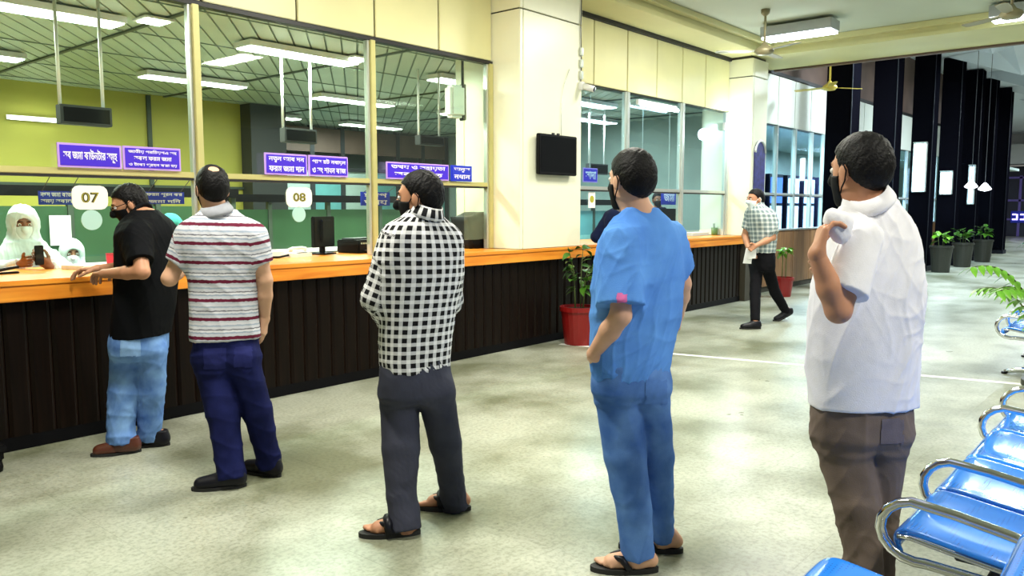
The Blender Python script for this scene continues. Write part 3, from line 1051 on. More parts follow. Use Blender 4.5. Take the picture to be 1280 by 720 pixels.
# notice stuck on the middle window
q = on_y(740, 250, YG - 0.01)
s = empty('window_notice', (q[0], YG - 0.007, q[2] - 0.1), 0, 'white notice with a yellow emblem on the middle window', 'notice')
MB().box(-0.075, 0.075, -0.001, 0.002, 0, 0.20).build('sheet', 'paper', s)
MB().prism([(0.045 * math.cos(t), -0.003, 0.11 + 0.045 * math.sin(t)) for t in np.linspace(0, 6.28, 17)[:-1]], (0, 0.0015, 0), 1).build('emblem', 'badge_yellow', s)

# television on the pillar
q0, q1 = on_y(671, 195, YC - 0.06), on_y(718, 195, YC - 0.06)
zt, zb = on_y(695, 169, YC - 0.06)[2], on_y(695, 219, YC - 0.06)[2]
s = empty('television', ((q0[0] + q1[0]) / 2, YC - 0.012, zb), 0, 'black flat television on the cream pillar', 'television')
w, h = float(q1[0] - q0[0]), float(zt - zb)
MB().box(-w / 2, w / 2, -0.085, -0.035, 0, h, 0.008).build('case', 'black_plastic', s)
MB().box(-w / 2 + 0.025, w / 2 - 0.025, -0.0875, -0.085, 0.03, h - 0.025).build('screen', 'screen', s)
MB().box(-0.12, 0.12, -0.036, -0.001, h * 0.3, h * 0.75, 0.003).build('bracket', 'dark_grey', s)
for sx in (-0.07, 0.02):
    MB().box(sx - 0.02, sx + 0.02, -0.07, -0.05, h - 0.001, h + 0.02, 0.003).build('cap', 'dark_grey', s)
MB().tube([(w * 0.2, -0.015, h * 0.7), (w * 0.2, -0.012, h + 0.3), (w * 0.26, -0.011, h + 0.55), (w * 0.42, -0.011, h + 0.75)], 0.0035, 6).build('cable', 'silver_alu', s, True)
# cables and camera on the pillar corner
q = on_y(719, 95, YC - 0.03)
s = empty('security_camera', (P1B - 0.03, YC - 0.012, float(on_y(720, 112, YC)[2])), 0, 'small white camera at the top corner of the television pillar', 'camera')
MB().box(-0.03, 0.03, -0.05, 0.0, 0.0, 0.09, 0.006).build('bracket', 'white_paint', s)
MB().tube([(0.0, -0.05, 0.04), (0.05, -0.16, 0.0)], [0.035, 0.035], 12).build('body', 'white_paint', s, True)
MB().tube([(0.048, -0.158, 0.001), (0.055, -0.172, -0.005)], [0.028, 0.026], 12).build('lens', 'screen', s)
for k in range(3):
    z0 = 0.12 + 0.13 * k
    MB().box(-0.02, 0.025, -0.035, -0.001, z0, z0 + 0.09, 0.006).build('junction_box', 'silver_alu', s)
MB().tube([(0, -0.01, 0.05), (0.01, -0.012, 0.3), (-0.01, -0.012, 0.7), (0.005, -0.012, 1.1)], 0.006, 6).build('cable', 'dark_grey', s)

# blue arched banner on the slim pillar
q0, q1 = on_y(934, 205, YC - 0.03), on_y(950, 205, YC - 0.03)
zt, zb = on_y(942, 174, YC - 0.03)[2], on_y(942, 240, YC - 0.03)[2]
w, h = 0.40, float(zt - zb)
s = empty('banner', ((P2A + P2B) / 2 + 0.02, YC - 0.03, zb), 0, 'dark blue arched banner on the slim cream pillar', 'banner')
arch = [(-w / 2, 0, 0), (w / 2, 0, 0)] + [(w / 2 * math.cos(t), 0, h - w / 2 + w / 2 * math.sin(t)) for t in np.linspace(0, math.pi, 12)]
MB().prism(arch, (0, 0.016, 0), 1).build('cloth', 'banner_blue', s)
MB().tube([(w / 2 * math.cos(t) * 0.94, -0.004, h - w / 2 + w / 2 * math.sin(t) * 0.94) for t in np.linspace(0, math.pi, 14)], 0.02, 8).build('arch_trim', 'silver_alu', s, True)

# ================================================================== FAR HALL
for k, (xl, xr) in enumerate(((1030, 1055), (1088, 1122), (1137, 1165), (1172, 1197), (1199, 1220), (1218, 1237), (1238, 1252))):
    q = on_y(xl, 250, 5.35)
    q2 = on_y(xr, 250, 5.0)
    x0 = float(q[0])
    wd = 0.50
    c = struct(empty('column', (x0 + wd / 2, 5.2, 0)), 'tall black polished column in the row along the far hall')
    one('shaft', 'column_black', c, x0, x0 + wd, 4.93, 5.38, 0.0, 5.38, 0.012)
    one('base_plate', 'column_edge', c, x0 - 0.03, x0 + wd + 0.03, 4.90, 5.41, 0.0, 0.12, 0.006)
    one('edge_strip', 'column_edge', c, x0 - 0.012, x0 + 0.018, 4.918, 4.93, 0.12, 5.36)
    tag(c, None, None, 'black columns along the far hall')

# glowing boxes added on the column faces to stand in for far glare
COLX = sorted(o.location.x for o in COL.objects if o.name.startswith('column') and o.parent is None)
for i, (ci, zc, w, h) in enumerate(((1, 2.35, 0.16, 0.55), (2, 2.45, 0.30, 1.15), (3, 2.15, 0.30, 0.6), (4, 2.15, 0.18, 1.1))):
    s = empty('glare_box', (COLX[ci] - 0.25, (5.02, 5.155, 5.155, 5.05)[i], zc - h / 2), 0, ('small glowing box added for the glare on the second black column', 'tall glowing box added for the glare on the third black column',
              'glowing box added for the glare on the fourth black column', 'narrow bluish glowing box added for the glare on the fifth black column')[i], 'light')
    MB().box(-0.09, 0.0, -w / 2, w / 2, 0, h, 0.01).build('case', 'silver_alu', s)
    MB().box(-0.10, -0.09, -w / 2 + 0.03, w / 2 - 0.03, 0.03, h - 0.03).build('face', mat('box_glow', (1, 1, 1), 0.5, emit=(0.78, 0.92, 1.0), estr=12.0) if i < 3 else 'lit_window', s)
    MB().box(-0.13, -0.02, -w / 2, w / 2, h, h + 0.02, 0.004).build('visor', 'silver_alu', s)
for i in range(8):
    x = 14.0 + 1.05 * i
    s = empty('lit_cabinet', (x + 0.4, 7.9, 0), 0, 'blue lit glass cabinet in the far office', 'cabinet', 'lit cabinets in the far office')
    MB().box(-0.42, 0.42, -0.2, 0.2, 0, 0.9, 0.006).build('base', 'pale_panel', s)
    MB().box(-0.40, 0.40, -0.18, 0.18, 0.9, 2.3, 0.006).build('case', 'navy_dark', s)
    MB().box(-0.34, 0.34, -0.19, -0.181, 0.98, 1.55).build('lit_pane', 'lit_window', s)
    MB().box(-0.34, 0.34, -0.19, -0.181, 1.62, 2.22).build('lit_pane', 'lit_blue' if i % 3 == 1 else 'lit_window', s)

# the end of the hall
eg = struct(one('wall_end', 'navy_dark', None, 50.0, 50.3, -12, 9, 0, 3.7), 'dark end wall of the far hall')
one('slab', 'slab_grey', eg, 48.2, 50.0, -12, 8.5, 3.75, 4.75, 0.02)
one('upper_wall', 'slab_grey', eg, 50.0, 50.3, -12, 9, 4.8, 5.4)
sf = empty('shopfront', (49.8, 6.6, 0), 0, 'dark shopfront with purple frames at the end of the far hall', 'shopfront')
for y in (8.4, 7.4, 6.4, 5.4):
    one('frame_post', 'purple_frame', sf, 49.8, 49.95, y - 0.06, y + 0.06, 0, 3.2)
for z in (0.9, 1.9, 3.1):
    one('frame_rail', 'purple_frame', sf, 49.8, 49.94, 5.46, 8.34, z - 0.05, z + 0.05)
for i, y in enumerate((7.46, 6.46, 5.46)):
    one('glass', 'navy_dark', sf, 49.86, 49.9, y, y + 0.88, 0.0, 3.05)
q = at_depth(1262, 273, 46.0)
sg = empty('sign', (49.70, 7.0, 0.72), 0, 'small purple lit sign on the dark shopfront', 'sign')
MB().box(0.0, 0.08, -0.75, 0.75, 0, 0.62, 0.01).build('board', 'sign_blue', sg)
for k in range(4):
    y = 0.55 - 0.36 * k
    MB().box(-0.02, 0.0, y - 0.13, y + 0.13, 0.14, 0.22).build('glyph', mat('glyph_lit', (0.6, 0.5, 1), 0.5, emit=(0.6, 0.5, 1.0), estr=1.5), sg)
    MB().box(-0.02, 0.0, y - 0.13, y - 0.05, 0.22, 0.46).build('glyph', 'glyph_lit', sg)
    MB().box(-0.02, 0.0, y - 0.05, y + 0.13, 0.40, 0.48).build('glyph', 'glyph_lit', sg)
for i, (px, py) in enumerate(((1214, 233), (1231, 236))):
    q = at_depth(px, py, 20)
    s = empty('hanging_lamp', tuple(q), 0, ('small bright lamp hanging before the fifth black column', 'small bright lamp hanging before the sixth black column')[i], 'light')
    MB().lathe([(0.02, 0.15), (0.08, 0.08), (0.15, 0.0), (0.13, -0.03), (0.01, -0.06)], n=14).build('globe', mat('globe_glow', (1, 1, 1), 0.5, emit=(0.85, 0.9, 1.0), estr=4), s, True)
    MB().tube([(0, 0, 0.14), (0, 0, 5.40 - q[2])], 0.006, 6).build('rod', 'dark_grey', s)

# ================================================================== PLANTS
def leaf_mesh(L, W, bend):
    vs, fs = [], []
    n = 5
    for i in range(n + 1):
        t = i / n
        w = W * math.sin(math.pi * (0.08 + 0.92 * t) ** 0.8) * (1 if i < n else 0.05)
        z = bend * (t - t * t * 1.6)
        for s in (-1, 0, 1):
            vs.append((s * w, t * L, z + (0.18 * w if s else -0.02 * W)))
    for i in range(n):
        for k in range(2):
            a = i * 3 + k
            fs.append((a, a + 1, a + 4, a + 3))
    me = bpy.data.meshes.new('leaf')
    me.from_pydata(vs, [], fs)
    me.polygons.foreach_set('use_smooth', [True] * len(fs))
    return me


def plant(name, loc, label, pot, pot_mat, h, n, spread, leaf, seed, L=0.20, W=0.05, zlo=0.25, kind='bush'):
    rs = random.Random(seed)
    p = empty(name, (loc[0], loc[1], 0), rs.random() * 6, label, 'plant')
    r, ph = pot
    MB().lathe([(r * 0.78, 0), (r * 0.80, 0.01), (r, ph - 0.05), (r * 1.08, ph - 0.05), (r * 1.08, ph), (r * 0.94, ph), (r * 0.92, ph - 0.04), (0.01, ph - 0.04)], n=22).build('pot', pot_mat, p, False)
    MB().lathe([(0.01, ph - 0.045), (r * 0.91, ph - 0.042), (r * 0.91, ph - 0.030), (0.01, ph - 0.022)], n=16).build('soil', 'soil', p)
    me = leaf_mesh(L, W, 0.05)
    me.materials.append(MATS[leaf])
    ns = max(3, n // 9)
    stems = []
    for k in range(ns):
        an = 6.28 * k / ns + rs.random()
        rr = spread * (0.35 + 0.65 * rs.random())
        hh = ph + (h - ph) * (0.6 + 0.4 * rs.random())
        b = np.array([0.25 * r * math.cos(an), 0.25 * r * math.sin(an), ph - 0.03])
        e = np.array([rr * math.cos(an), rr * math.sin(an), hh])
        mid = (b + e) / 2 + np.array([-0.2 * rr * math.cos(an), -0.2 * rr * math.sin(an), 0.06])
        pts = [b, (b + mid) / 2 + np.array([0, 0, 0.02]), mid, (mid + e) / 2 + np.array([0, 0, 0.015]), e]
        MB().tube(pts, [0.008, 0.007, 0.006, 0.005, 0.003], 6).build('stem', 'stem', p, True)
        stems.append((pts, an))
    for k in range(n):
        pts, an = stems[k % ns]
        t = zlo + (1 - zlo) * rs.random()
        f = t * 4
        i = min(3, int(f))
        q = pts[i] * (1 - (f - i)) + pts[i + 1] * (f - i)
        o = bpy.data.objects.new('leaf', me)
        COL.objects.link(o)
        o.parent = p
        o.location = q
        o.rotation_euler = (R(rs.uniform(-35, 40)), R(rs.uniform(-25, 25)), an - math.pi / 2 + rs.uniform(-1.5, 1.5))
        s = rs.uniform(0.65, 1.15)
        o.scale = (s, s, s)
    return p


q = on_z(720, 432)
plant('potted_plant', (q[0] + 0.12, q[1] + 0.05), 'leafy green plant in a red pot in front of the counter', (0.20, 0.42), 'pot_red', 1.10, 46, 0.24, 'leaf', 4, 0.15, 0.045)
q = on_z(975, 371)
plant('potted_plant', (q[0] + 0.1, q[1]), 'small bright plant on tall stems in a red pot behind the walking man', (0.17, 0.33), 'pot_red', 0.86, 26, 0.12, 'leaf_bright', 9, 0.12, 0.05, 0.7)
for i, (px, py) in enumerate(((1180, 316), (1207, 306), (1232, 301))):
    q = on_y(px, 250, 4.60)
    plant('potted_plant', (q[0], 4.60), ('bright yellow green plant in a dark planter by the black columns', 'dull plant in a dark planter, middle one of the planters by the columns',
          'dull plant in a dark planter farthest down the row of columns')[i], (0.24, 0.62), 'pot_dark', 1.0 if i else 0.95, 27, 0.22, 'leaf_bright' if i == 0 else 'leaf', 20 + i, 0.20, 0.06)
# feathery plant between the benches: fronds of small leaflets
q = at_depth(1332, 330, 5.2)
pp = empty('potted_palm', (q[0], q[1], 0), 0, 'bright green feathery plant in a pot between the blue benches', 'plant')
MB().lathe([(0.15, 0), (0.155, 0.01), (0.19, 0.32), (0.205, 0.32), (0.205, 0.36), (0.18, 0.36), (0.17, 0.33), (0.01, 0.33)], n=22).build('pot', 'pot_dark', pp)
me = leaf_mesh(0.11, 0.020, 0.02)
me.materials.append(MATS['leaf_bright'])
left = -RT
tips = [at_depth(1216, 334, 5.1), at_depth(1248, 364, 5.0), at_depth(1290, 300, 5.5)]
for k in range(6):
    tips.append(q + np.array([0.5 * math.cos(k * 1.1 - 1.9), 0.5 * math.sin(k * 1.1 - 1.9), 0.05 * k - 0.35]))
for k, tp in enumerate(tips):
    b = np.array([0, 0, 0.34])
    e = np.asarray(tp) - np.array([q[0], q[1], 0])
    mid = np.array([e[0] * 0.42, e[1] * 0.42, max(e[2], 0.6) + 0.10])
    pts = []
    for t in np.linspace(0, 1, 15):
        pts.append((1 - t) ** 2 * b + 2 * t * (1 - t) * mid + t * t * e)
    MB().tube(pts, list(np.linspace(0.008, 0.003, 15)), 6).build('stem', 'stem', pp, True)
    for i in range(5, 15):
        tg = pts[min(14, i + 1)] - pts[i - 1]
        an = math.atan2(tg[1], tg[0]) - math.pi / 2
        for s in (-1, 1):
            o = bpy.data.objects.new('leaf', me)
            COL.objects.link(o)
            o.parent = pp
            o.location = pts[i]
            o.rotation_euler = (R(-28), R(10 * s), an + s * R(58))

# ================================================================== BENCHES
PITCHX = 0.53


def bench(x0, n, yf, label, arms):
    """beam bench facing +Y; x0 = near end, yf = front edge of the seats"""
    b = empty('bench', (x0 + n * PITCHX / 2, yf - 0.3, 0), 0, label, 'bench')
    ox, oy = x0 - b.location.x, yf - b.location.y
    # seat sheet profile: (distance back from the front edge, height)
    prof = [(0.012, 0.385), (-0.004, 0.405), (-0.004, 0.425), (0.012, 0.440), (0.05, 0.445), (0.14, 0.432), (0.26, 0.415), (0.37, 0.402),
            (0.43, 0.405), (0.468, 0.430), (0.492, 0.480), (0.515, 0.57), (0.545, 0.70), (0.575, 0.82), (0.590, 0.845), (0.606, 0.850), (0.618, 0.838)]
    for k in range(n):
        xa, xb = ox + PITCHX * k + 0.012, ox + PITCHX * (k + 1) - 0.012
        vs, fs = [], []
        cols = [(xa, 0.0, 0.03), (xa + 0.012, 0.006, 0.008), (xa + 0.04, 0.0, 0.0), ((xa + xb) / 2, -0.008, 0.0), (xb - 0.04, 0.0, 0.0), (xb - 0.012, 0.006, 0.008), (xb, 0.0, 0.03)]
        for (yb, z) in prof:
            for (x, dz, cut) in cols:
                tt = cut if (yb < 0.03 or yb > 0.58) else 0.0
                vs.append((x, oy - yb - (tt if yb < 0.03 else -tt * 0.3), z + dz - (tt if yb > 0.58 else 0)))
        m = len(cols)
        for i in range(len(prof) - 1):
            for j in range(m - 1):
                fs.append((i * m + j, i * m + j + 1, (i + 1) * m + j + 1, (i + 1) * m + j))
        me = bpy.data.meshes.new('seat_shell')
        me.from_pydata(vs, [], fs)
        o = link_mesh('seat_shell', me, 'seat_blue', b, True)
        so = o.modifiers.new('thickness', 'SOLIDIFY')
        so.thickness = 0.012
        so.offset = -1
        su = o.modifiers.new('round', 'SUBSURF')
        su.levels = su.render_levels = 2
        # chrome edge rolls of the seat
        for x in (xa - 0.004, xb + 0.004):
            MB().tube([(x, oy - yb, z - 0.006) for yb, z in prof[3:14]], 0.009, 8).build('edge_tube', 'chrome', o, True)
    MB().box(ox + 0.02, ox + n * PITCHX - 0.02, oy - 0.34, oy - 0.26, 0.30, 0.36, 0.008).build('beam', 'chrome', b)
    for k in range(n):
        for xx in (0.13, 0.40):
            MB().box(ox + PITCHX * k + xx - 0.02, ox + PITCHX * k + xx + 0.02, oy - 0.40, oy - 0.16, 0.36, 0.395, 0.004).build('seat_bracket', 'dark_grey', b)
    for k in arms:
        x = ox + PITCHX * k
        pts = [(x, oy - 0.33, 0.36), (x, oy - 0.22, 0.365), (x, oy - 0.10, 0.37)]
        for t in np.linspace(-90, 80, 9):
            pts.append((x, oy - 0.07 + 0.11 * math.cos(R(t)), 0.465 + 0.098 * math.sin(R(t))))
        pts += [(x, oy - 0.18, 0.548), (x, oy - 0.32, 0.525), (x, oy - 0.42, 0.505), (x, oy - 0.462, 0.485), (x, oy - 0.47, 0.45), (x, oy - 0.45, 0.40), (x, oy - 0.40, 0.365)]
        MB().tube(pts, 0.017, 12, closed=True).build('armrest', 'chrome', b, True)
    for k in ((0.5, n - 0.5) if n > 2 else (0.5, 1.5)):
        x = ox + PITCHX * k
        MB().box(x - 0.035, x + 0.035, oy - 0.335, oy - 0.265, 0.05, 0.30, 0.01).build('leg', 'chrome', b)
        ft = MB().tube([(x, oy + 0.0, 0.022), (x, oy - 0.12, 0.05), (x, oy - 0.30, 0.065), (x, oy - 0.48, 0.05), (x, oy - 0.60, 0.022)], [0.02, 0.024, 0.028, 0.024, 0.02], 10).build('foot', 'chrome', b, True)
        for yy in (0.0, 0.60):
            MB().lathe([(0.022, 0), (0.025, 0.004), (0.025, 0.018), (0.01, 0.02)], x, oy - yy, 0, 12).build('foot_pad', 'black_plastic', ft)
    return b


bench(2.72, 4, 0.70, 'blue metal bench with chrome loop arms beside the man in the white shirt', (0, 1, 3, 4))
bench(2.40 - 3 * PITCHX, 3, 0.81, 'blue metal bench of which only a seat corner shows at the white shirted man\'s feet', (0,))
bench(8.1, 3, 1.28, 'blue metal bench standing beyond the feathery plant', (0, 1, 2, 3))

# ================================================================== PEOPLE
def nrmz(v):
    v = np.asarray(v, float)
    return v / (np.linalg.norm(v) + 1e-9)


class Field:
    """a signed distance field on a grid, polygonised with surface nets"""

    def __init__(self):
        self.p = []

    def _add(self, lo, hi, fn, op, k):
        self.p.append((np.asarray(lo, float), np.asarray(hi, float), fn, op, k))

    def capsule(self, a, b, ra, rb=None, k=0.02, op='u', flat0=False, flat1=False, squash=None):
        a, b = np.asarray(a, float), np.asarray(b, float)
        rb = ra if rb is None else rb
        r = max(ra, rb)
        ab = b - a
        L2 = float(ab @ ab) + 1e-9
        L = math.sqrt(L2)

        def fn(X, Y, Z):
            px, py, pz = X - a[0], Y - a[1], Z - a[2]
            t = (px * ab[0] + py * ab[1] + pz * ab[2]) / L2
            tc = np.clip(t, 0, 1)
            dx, dy, dz = px - tc * ab[0], py - tc * ab[1], pz - tc * ab[2]
            d = np.sqrt(dx * dx + dy * dy + dz * dz) - (ra + (rb - ra) * tc)
            if flat0:
                d = np.maximum(d, -t * L)
            if flat1:
                d = np.maximum(d, (t - 1) * L)
            return d
        m = r + 0.001
        self._add(np.minimum(a, b) - m, np.maximum(a, b) + m, fn, op, k)

    def ell(self, c, M, rad, k=0.02, op='u'):
        c = np.asarray(c, float)
        rad = np.asarray(rad, float)
        r = rad.max()

        def fn(X, Y, Z):
            px, py, pz = X - c[0], Y - c[1], Z - c[2]
            s = 0
            g = 0
            for i in range(3):
                q = (px * M[i][0] + py * M[i][1] + pz * M[i][2])
                s = s + (q / rad[i]) ** 2
                g = g + (q / rad[i] ** 2) ** 2
            k0 = np.sqrt(s)
            return k0 * (k0 - 1.0) / np.sqrt(g + 1e-9)
        self._add(c - r, c + r, fn, op, k)

    def rows(self, zs, cs, ws, ds, rv, fv, k=0.03, op='u', ex=2.3):
        zs, cs, ws, ds = (np.asarray(q, float) for q in (zs, cs, ws, ds))
        o = np.argsort(zs)
        zs, cs, ws, ds = zs[o], cs[o], ws[o], ds[o]
        r = max(ws.max(), ds.max()) + 0.01
        lo = np.array([cs[:, 0].min() - r, cs[:, 1].min() - r, zs[0]])
        hi = np.array([cs[:, 0].max() + r, cs[:, 1].max() + r, zs[-1]])

        def fn(X, Y, Z):
            zz = Z.ravel()
            # smooth the row tables
            f = np.linspace(zs[0], zs[-1], 60)
            ker = np.ones(5) / 5

            def tab(v):
                y = np.interp(f, zs, v)
                y = np.convolve(np.pad(y, 2, mode='edge'), ker, 'valid')
                return np.interp(zz, f, y).reshape(Z.shape)
            cx, cy, w, d = tab(cs[:, 0]), tab(cs[:, 1]), tab(ws), tab(ds)
            px, py = X - cx, Y - cy
            u = np.abs(px * rv[0] + py * rv[1]) / w
            v = np.abs(px * fv[0] + py * fv[1]) / d
            rho = (u ** ex + v ** ex) ** (1 / ex)
            dd = (rho - 1) * np.minimum(w, d)
            dd = np.maximum(dd, zs[0] - Z)
            return np.maximum(dd, Z - zs[-1])
        self._add(lo - 0.001, hi + 0.001, fn, op, k)

    def cut(self, fn):
        """intersect with fn <= 0 everywhere"""
        self.p.append((None, None, fn, 'i', 0))

    def solve(self, h):
        los = np.min([p[0] for p in self.p if p[3] == 'u'], axis=0) - 3 * h
        his = np.max([p[1] for p in self.p if p[3] == 'u'], axis=0) + 3 * h
        n = np.ceil((his - los) / h).astype(int) + 1
        D = np.full(n, 0.1, np.float32)
        ax = [los[i] + h * np.arange(n[i]) for i in range(3)]
        for lo, hi, fn, op, k in self.p:
            if op == 'i':
                v = fn(ax[0][:, None, None], ax[1][None, :, None], ax[2][None, None, :])
                D = np.maximum(D, v.astype(np.float32))
                continue
            m = k + 2.5 * h + 0.006
            i0 = np.maximum(np.floor((lo - m - los) / h).astype(int), 0)
            i1 = np.minimum(np.ceil((hi + m - los) / h).astype(int) + 1, n)
            if (i1 <= i0).any():
                continue
            X = ax[0][i0[0]:i1[0]][:, None, None]
            Y = ax[1][i0[1]:i1[1]][None, :, None]
            Z = ax[2][i0[2]:i1[2]][None, None, :]
            d = np.broadcast_to(fn(X, Y, Z), tuple(i1 - i0)).astype(np.float32)
            sl = (slice(i0[0], i1[0]), slice(i0[1], i1[1]), slice(i0[2], i1[2]))
            A = D[sl]
            if op == 'u':
                hh = np.maximum(k - np.abs(A - d), 0) / max(k, 1e-6)
                D[sl] = np.minimum(A, d) - hh * hh * k * 0.25
            else:
                d = -d
                hh = np.maximum(k - np.abs(A - d), 0) / max(k, 1e-6)
                D[sl] = np.maximum(A, d) + hh * hh * k * 0.25
        return nets(D, los, h)


def nets(D, los, h):
    S = D < 0
    nx, ny, nz = D.shape
    c = np.zeros((nx - 1, ny - 1, nz - 1), np.int8)
    for i in (0, 1):
        for j in (0, 1):
            for k in (0, 1):
                c += S[i:nx - 1 + i, j:ny - 1 + j, k:nz - 1 + k]
    act = (c > 0) & (c < 8)
    idx = np.argwhere(act)
    vid = np.full(act.shape, -1, np.int64)
    vid[act] = np.arange(len(idx))
    acc = np.zeros((len(idx), 3))
    cnt = np.zeros(len(idx))
    corners = [(i, j, k) for i in (0, 1) for j in (0, 1) for k in (0, 1)]
    val = {q: D[idx[:, 0] + q[0], idx[:, 1] + q[1], idx[:, 2] + q[2]].astype(float) for q in corners}
    for q in corners:
        for axi in range(3):
            if q[axi] == 0:
                q2 = list(q)
                q2[axi] = 1
                q2 = tuple(q2)
                a, b = val[q], val[q2]
                cr = (a < 0) != (b < 0)
                t = np.where(cr, a / np.where(np.abs(a - b) < 1e-12, 1, a - b), 0)
                p = np.array(q, float)[None, :].repeat(len(idx), 0)
                p[:, axi] += t
                acc += np.where(cr[:, None], p, 0)
                cnt += cr
    V = (idx + acc / np.maximum(cnt, 1)[:, None]) * h + los
    F = []
    for axi in range(3):
        sl0 = [slice(1, -1)] * 3
        sl1 = [slice(1, -1)] * 3
        sl0[axi] = slice(0, -1)
        sl1[axi] = slice(1, None)
        a, b = S[tuple(sl0)], S[tuple(sl1)]
        for sgn, mask in ((0, a & ~b), (1, ~a & b)):
            e = np.argwhere(mask)
            if len(e) == 0:
                continue
            off = np.ones(3, int)
            off[axi] = 0
            e = e + off
            u, w = (axi + 1) % 3, (axi + 2) % 3
            q = []
            for du, dw in ((-1, -1), (0, -1), (0, 0), (-1, 0)):
                g = e.copy()
                g[:, u] += du
                g[:, w] += dw
                q.append(vid[g[:, 0], g[:, 1], g[:, 2]])
            q = np.stack(q, 1)
            if sgn:
                q = q[:, ::-1]
            F.append(q)
    F = np.concatenate(F)
    F = F[(F >= 0).all(1)]
    return V, F


def vnormals(V, F):
    n = np.cross(V[F[:, 2]] - V[F[:, 0]], V[F[:, 3]] - V[F[:, 1]])
    N = np.zeros_like(V)
    for i in range(4):
        np.add.at(N, F[:, i], n)
    return N / (np.linalg.norm(N, axis=1, keepdims=True) + 1e-12)


def relax(V, F, it=1, lam=0.5):
    for _ in range(it):
        A = np.zeros_like(V)
        c = np.zeros(len(V))
        for i in range(4):
            for j in (1, 3):
                np.add.at(A, F[:, i], V[F[:, (i + j) % 4]])
                np.add.at(c, F[:, i], 1)
        V = V * (1 - lam) + lam * A / np.maximum(c, 1)[:, None]
    return V


def folds(V, seed, amp, freq, aniso=(1, 1, 1), crease=0.6):
    rs = np.random.RandomState(seed)
    out = np.zeros(len(V))
    tot = 0
    for i in range(8):
        kv = rs.normal(size=3) * np.array(aniso) * freq * (0.7 + 0.22 * i)
        ph = rs.uniform(0, 6.28)
        wv = 1.0 / (1 + 0.25 * i)
        s = np.sin(V @ kv + ph + 1.1 * np.sin(V @ (kv[[1, 2, 0]] * 0.45) + ph * 2))
        # each fold family fades in and out over the cloth
        mask = np.clip(0.5 + 0.9 * np.sin(V @ (rs.normal(size=3) * 7.0) + rs.uniform(0, 6.28)), 0, 1)
        out += wv * mask * (crease * (2.2 * (1 - np.abs(s)) ** 2.2 - 0.6) + (1 - crease) * s)
        tot += wv
    return amp * out / tot * 1.8


def np_mesh(name, V, F, m, parent, attr=None, smooth=True):
    me = bpy.data.meshes.new(name)
    V = np.ascontiguousarray(V, np.float32)
    F = np.ascontiguousarray(F, np.int32)
    me.vertices.add(len(V))
    me.vertices.foreach_set('co', V.ravel())
    me.loops.add(F.size)
    me.loops.foreach_set('vertex_index', F.ravel())
    me.polygons.add(len(F))
    me.polygons.foreach_set('loop_start', np.arange(0, F.size, 4, dtype=np.int32))
    me.update(calc_edges=True)
    me.validate()
    if attr is not None:
        at = me.attributes.new('pat', 'FLOAT_VECTOR', 'POINT')
        at.data.foreach_set('vector', np.ascontiguousarray(attr, np.float32).ravel())
    return link_mesh(name, me, m, parent, smooth)


# ---- cloth materials
def cloth(name, col, rough=0.85, var=0.12, scale=30, bump=0.15, col2=None):
    return mat(name, col, rough, var=var, scale=scale, bump=bump, bscale=260, spec=0.08, col2=col2)


def attr_math(nt, src, op, val=None):
    n = nt.nodes.new('ShaderNodeMath')
    n.operation = op
    nt.links.new(src, n.inputs[0])
    if val is not None:
        if hasattr(val, 'is_output'):
            nt.links.new(val, n.inputs[1])
        else:
            n.inputs[1].default_value = val
    return n.outputs[0]


def striped_mat():
    m, nt, p = new_mat('striped_knit')
    N, L = nt.nodes, nt.links
    at = N.new('ShaderNodeAttribute')
    at.attribute_name = 'pat'
    sp = N.new('ShaderNodeSeparateXYZ')
    L.new(at.outputs['Vector'], sp.inputs[0])
    nz = N.new('ShaderNodeTexNoise')
    nz.inputs['Scale'].default_value = 55
    L.new(at.outputs['Vector'], nz.inputs['Vector'])
    j = attr_math(nt, nz.outputs['Fac'], 'MULTIPLY', 0.010)
    v = attr_math(nt, sp.outputs['Y'], 'ADD', j)
    fr = attr_math(nt, attr_math(nt, v, 'DIVIDE', 0.100), 'FRACT')
    rp = N.new('ShaderNodeValToRGB')
    rp.color_ramp.interpolation = 'CONSTANT'
    els = [(0.0, (0.52, 0.54, 0.60)), (0.10, (0.13, 0.012, 0.035)), (0.27, (0.56, 0.58, 0.64)), (0.42, (0.34, 0.40, 0.50)),
           (0.50, (0.70, 0.70, 0.74)), (0.60, (0.16, 0.16, 0.19)), (0.66, (0.60, 0.61, 0.66)), (0.80, (0.36, 0.42, 0.52)), (0.88, (0.62, 0.62, 0.67))]
    rp.color_ramp.elements[0].color = (*els[0][1], 1)
    rp.color_ramp.elements[1].position = els[1][0]
    rp.color_ramp.elements[1].color = (*els[1][1], 1)
    for ps, c in els[2:]:
        e = rp.color_ramp.elements.new(ps)
        e.color = (*c, 1)
    L.new(fr, rp.inputs[0])
    L.new(rp.outputs[0], p.inputs['Base Color'])
    p.inputs['Roughness'].default_value = 0.85
    p.inputs['Specular IOR Level'].default_value = 0.2
    MATS['striped_knit'] = m


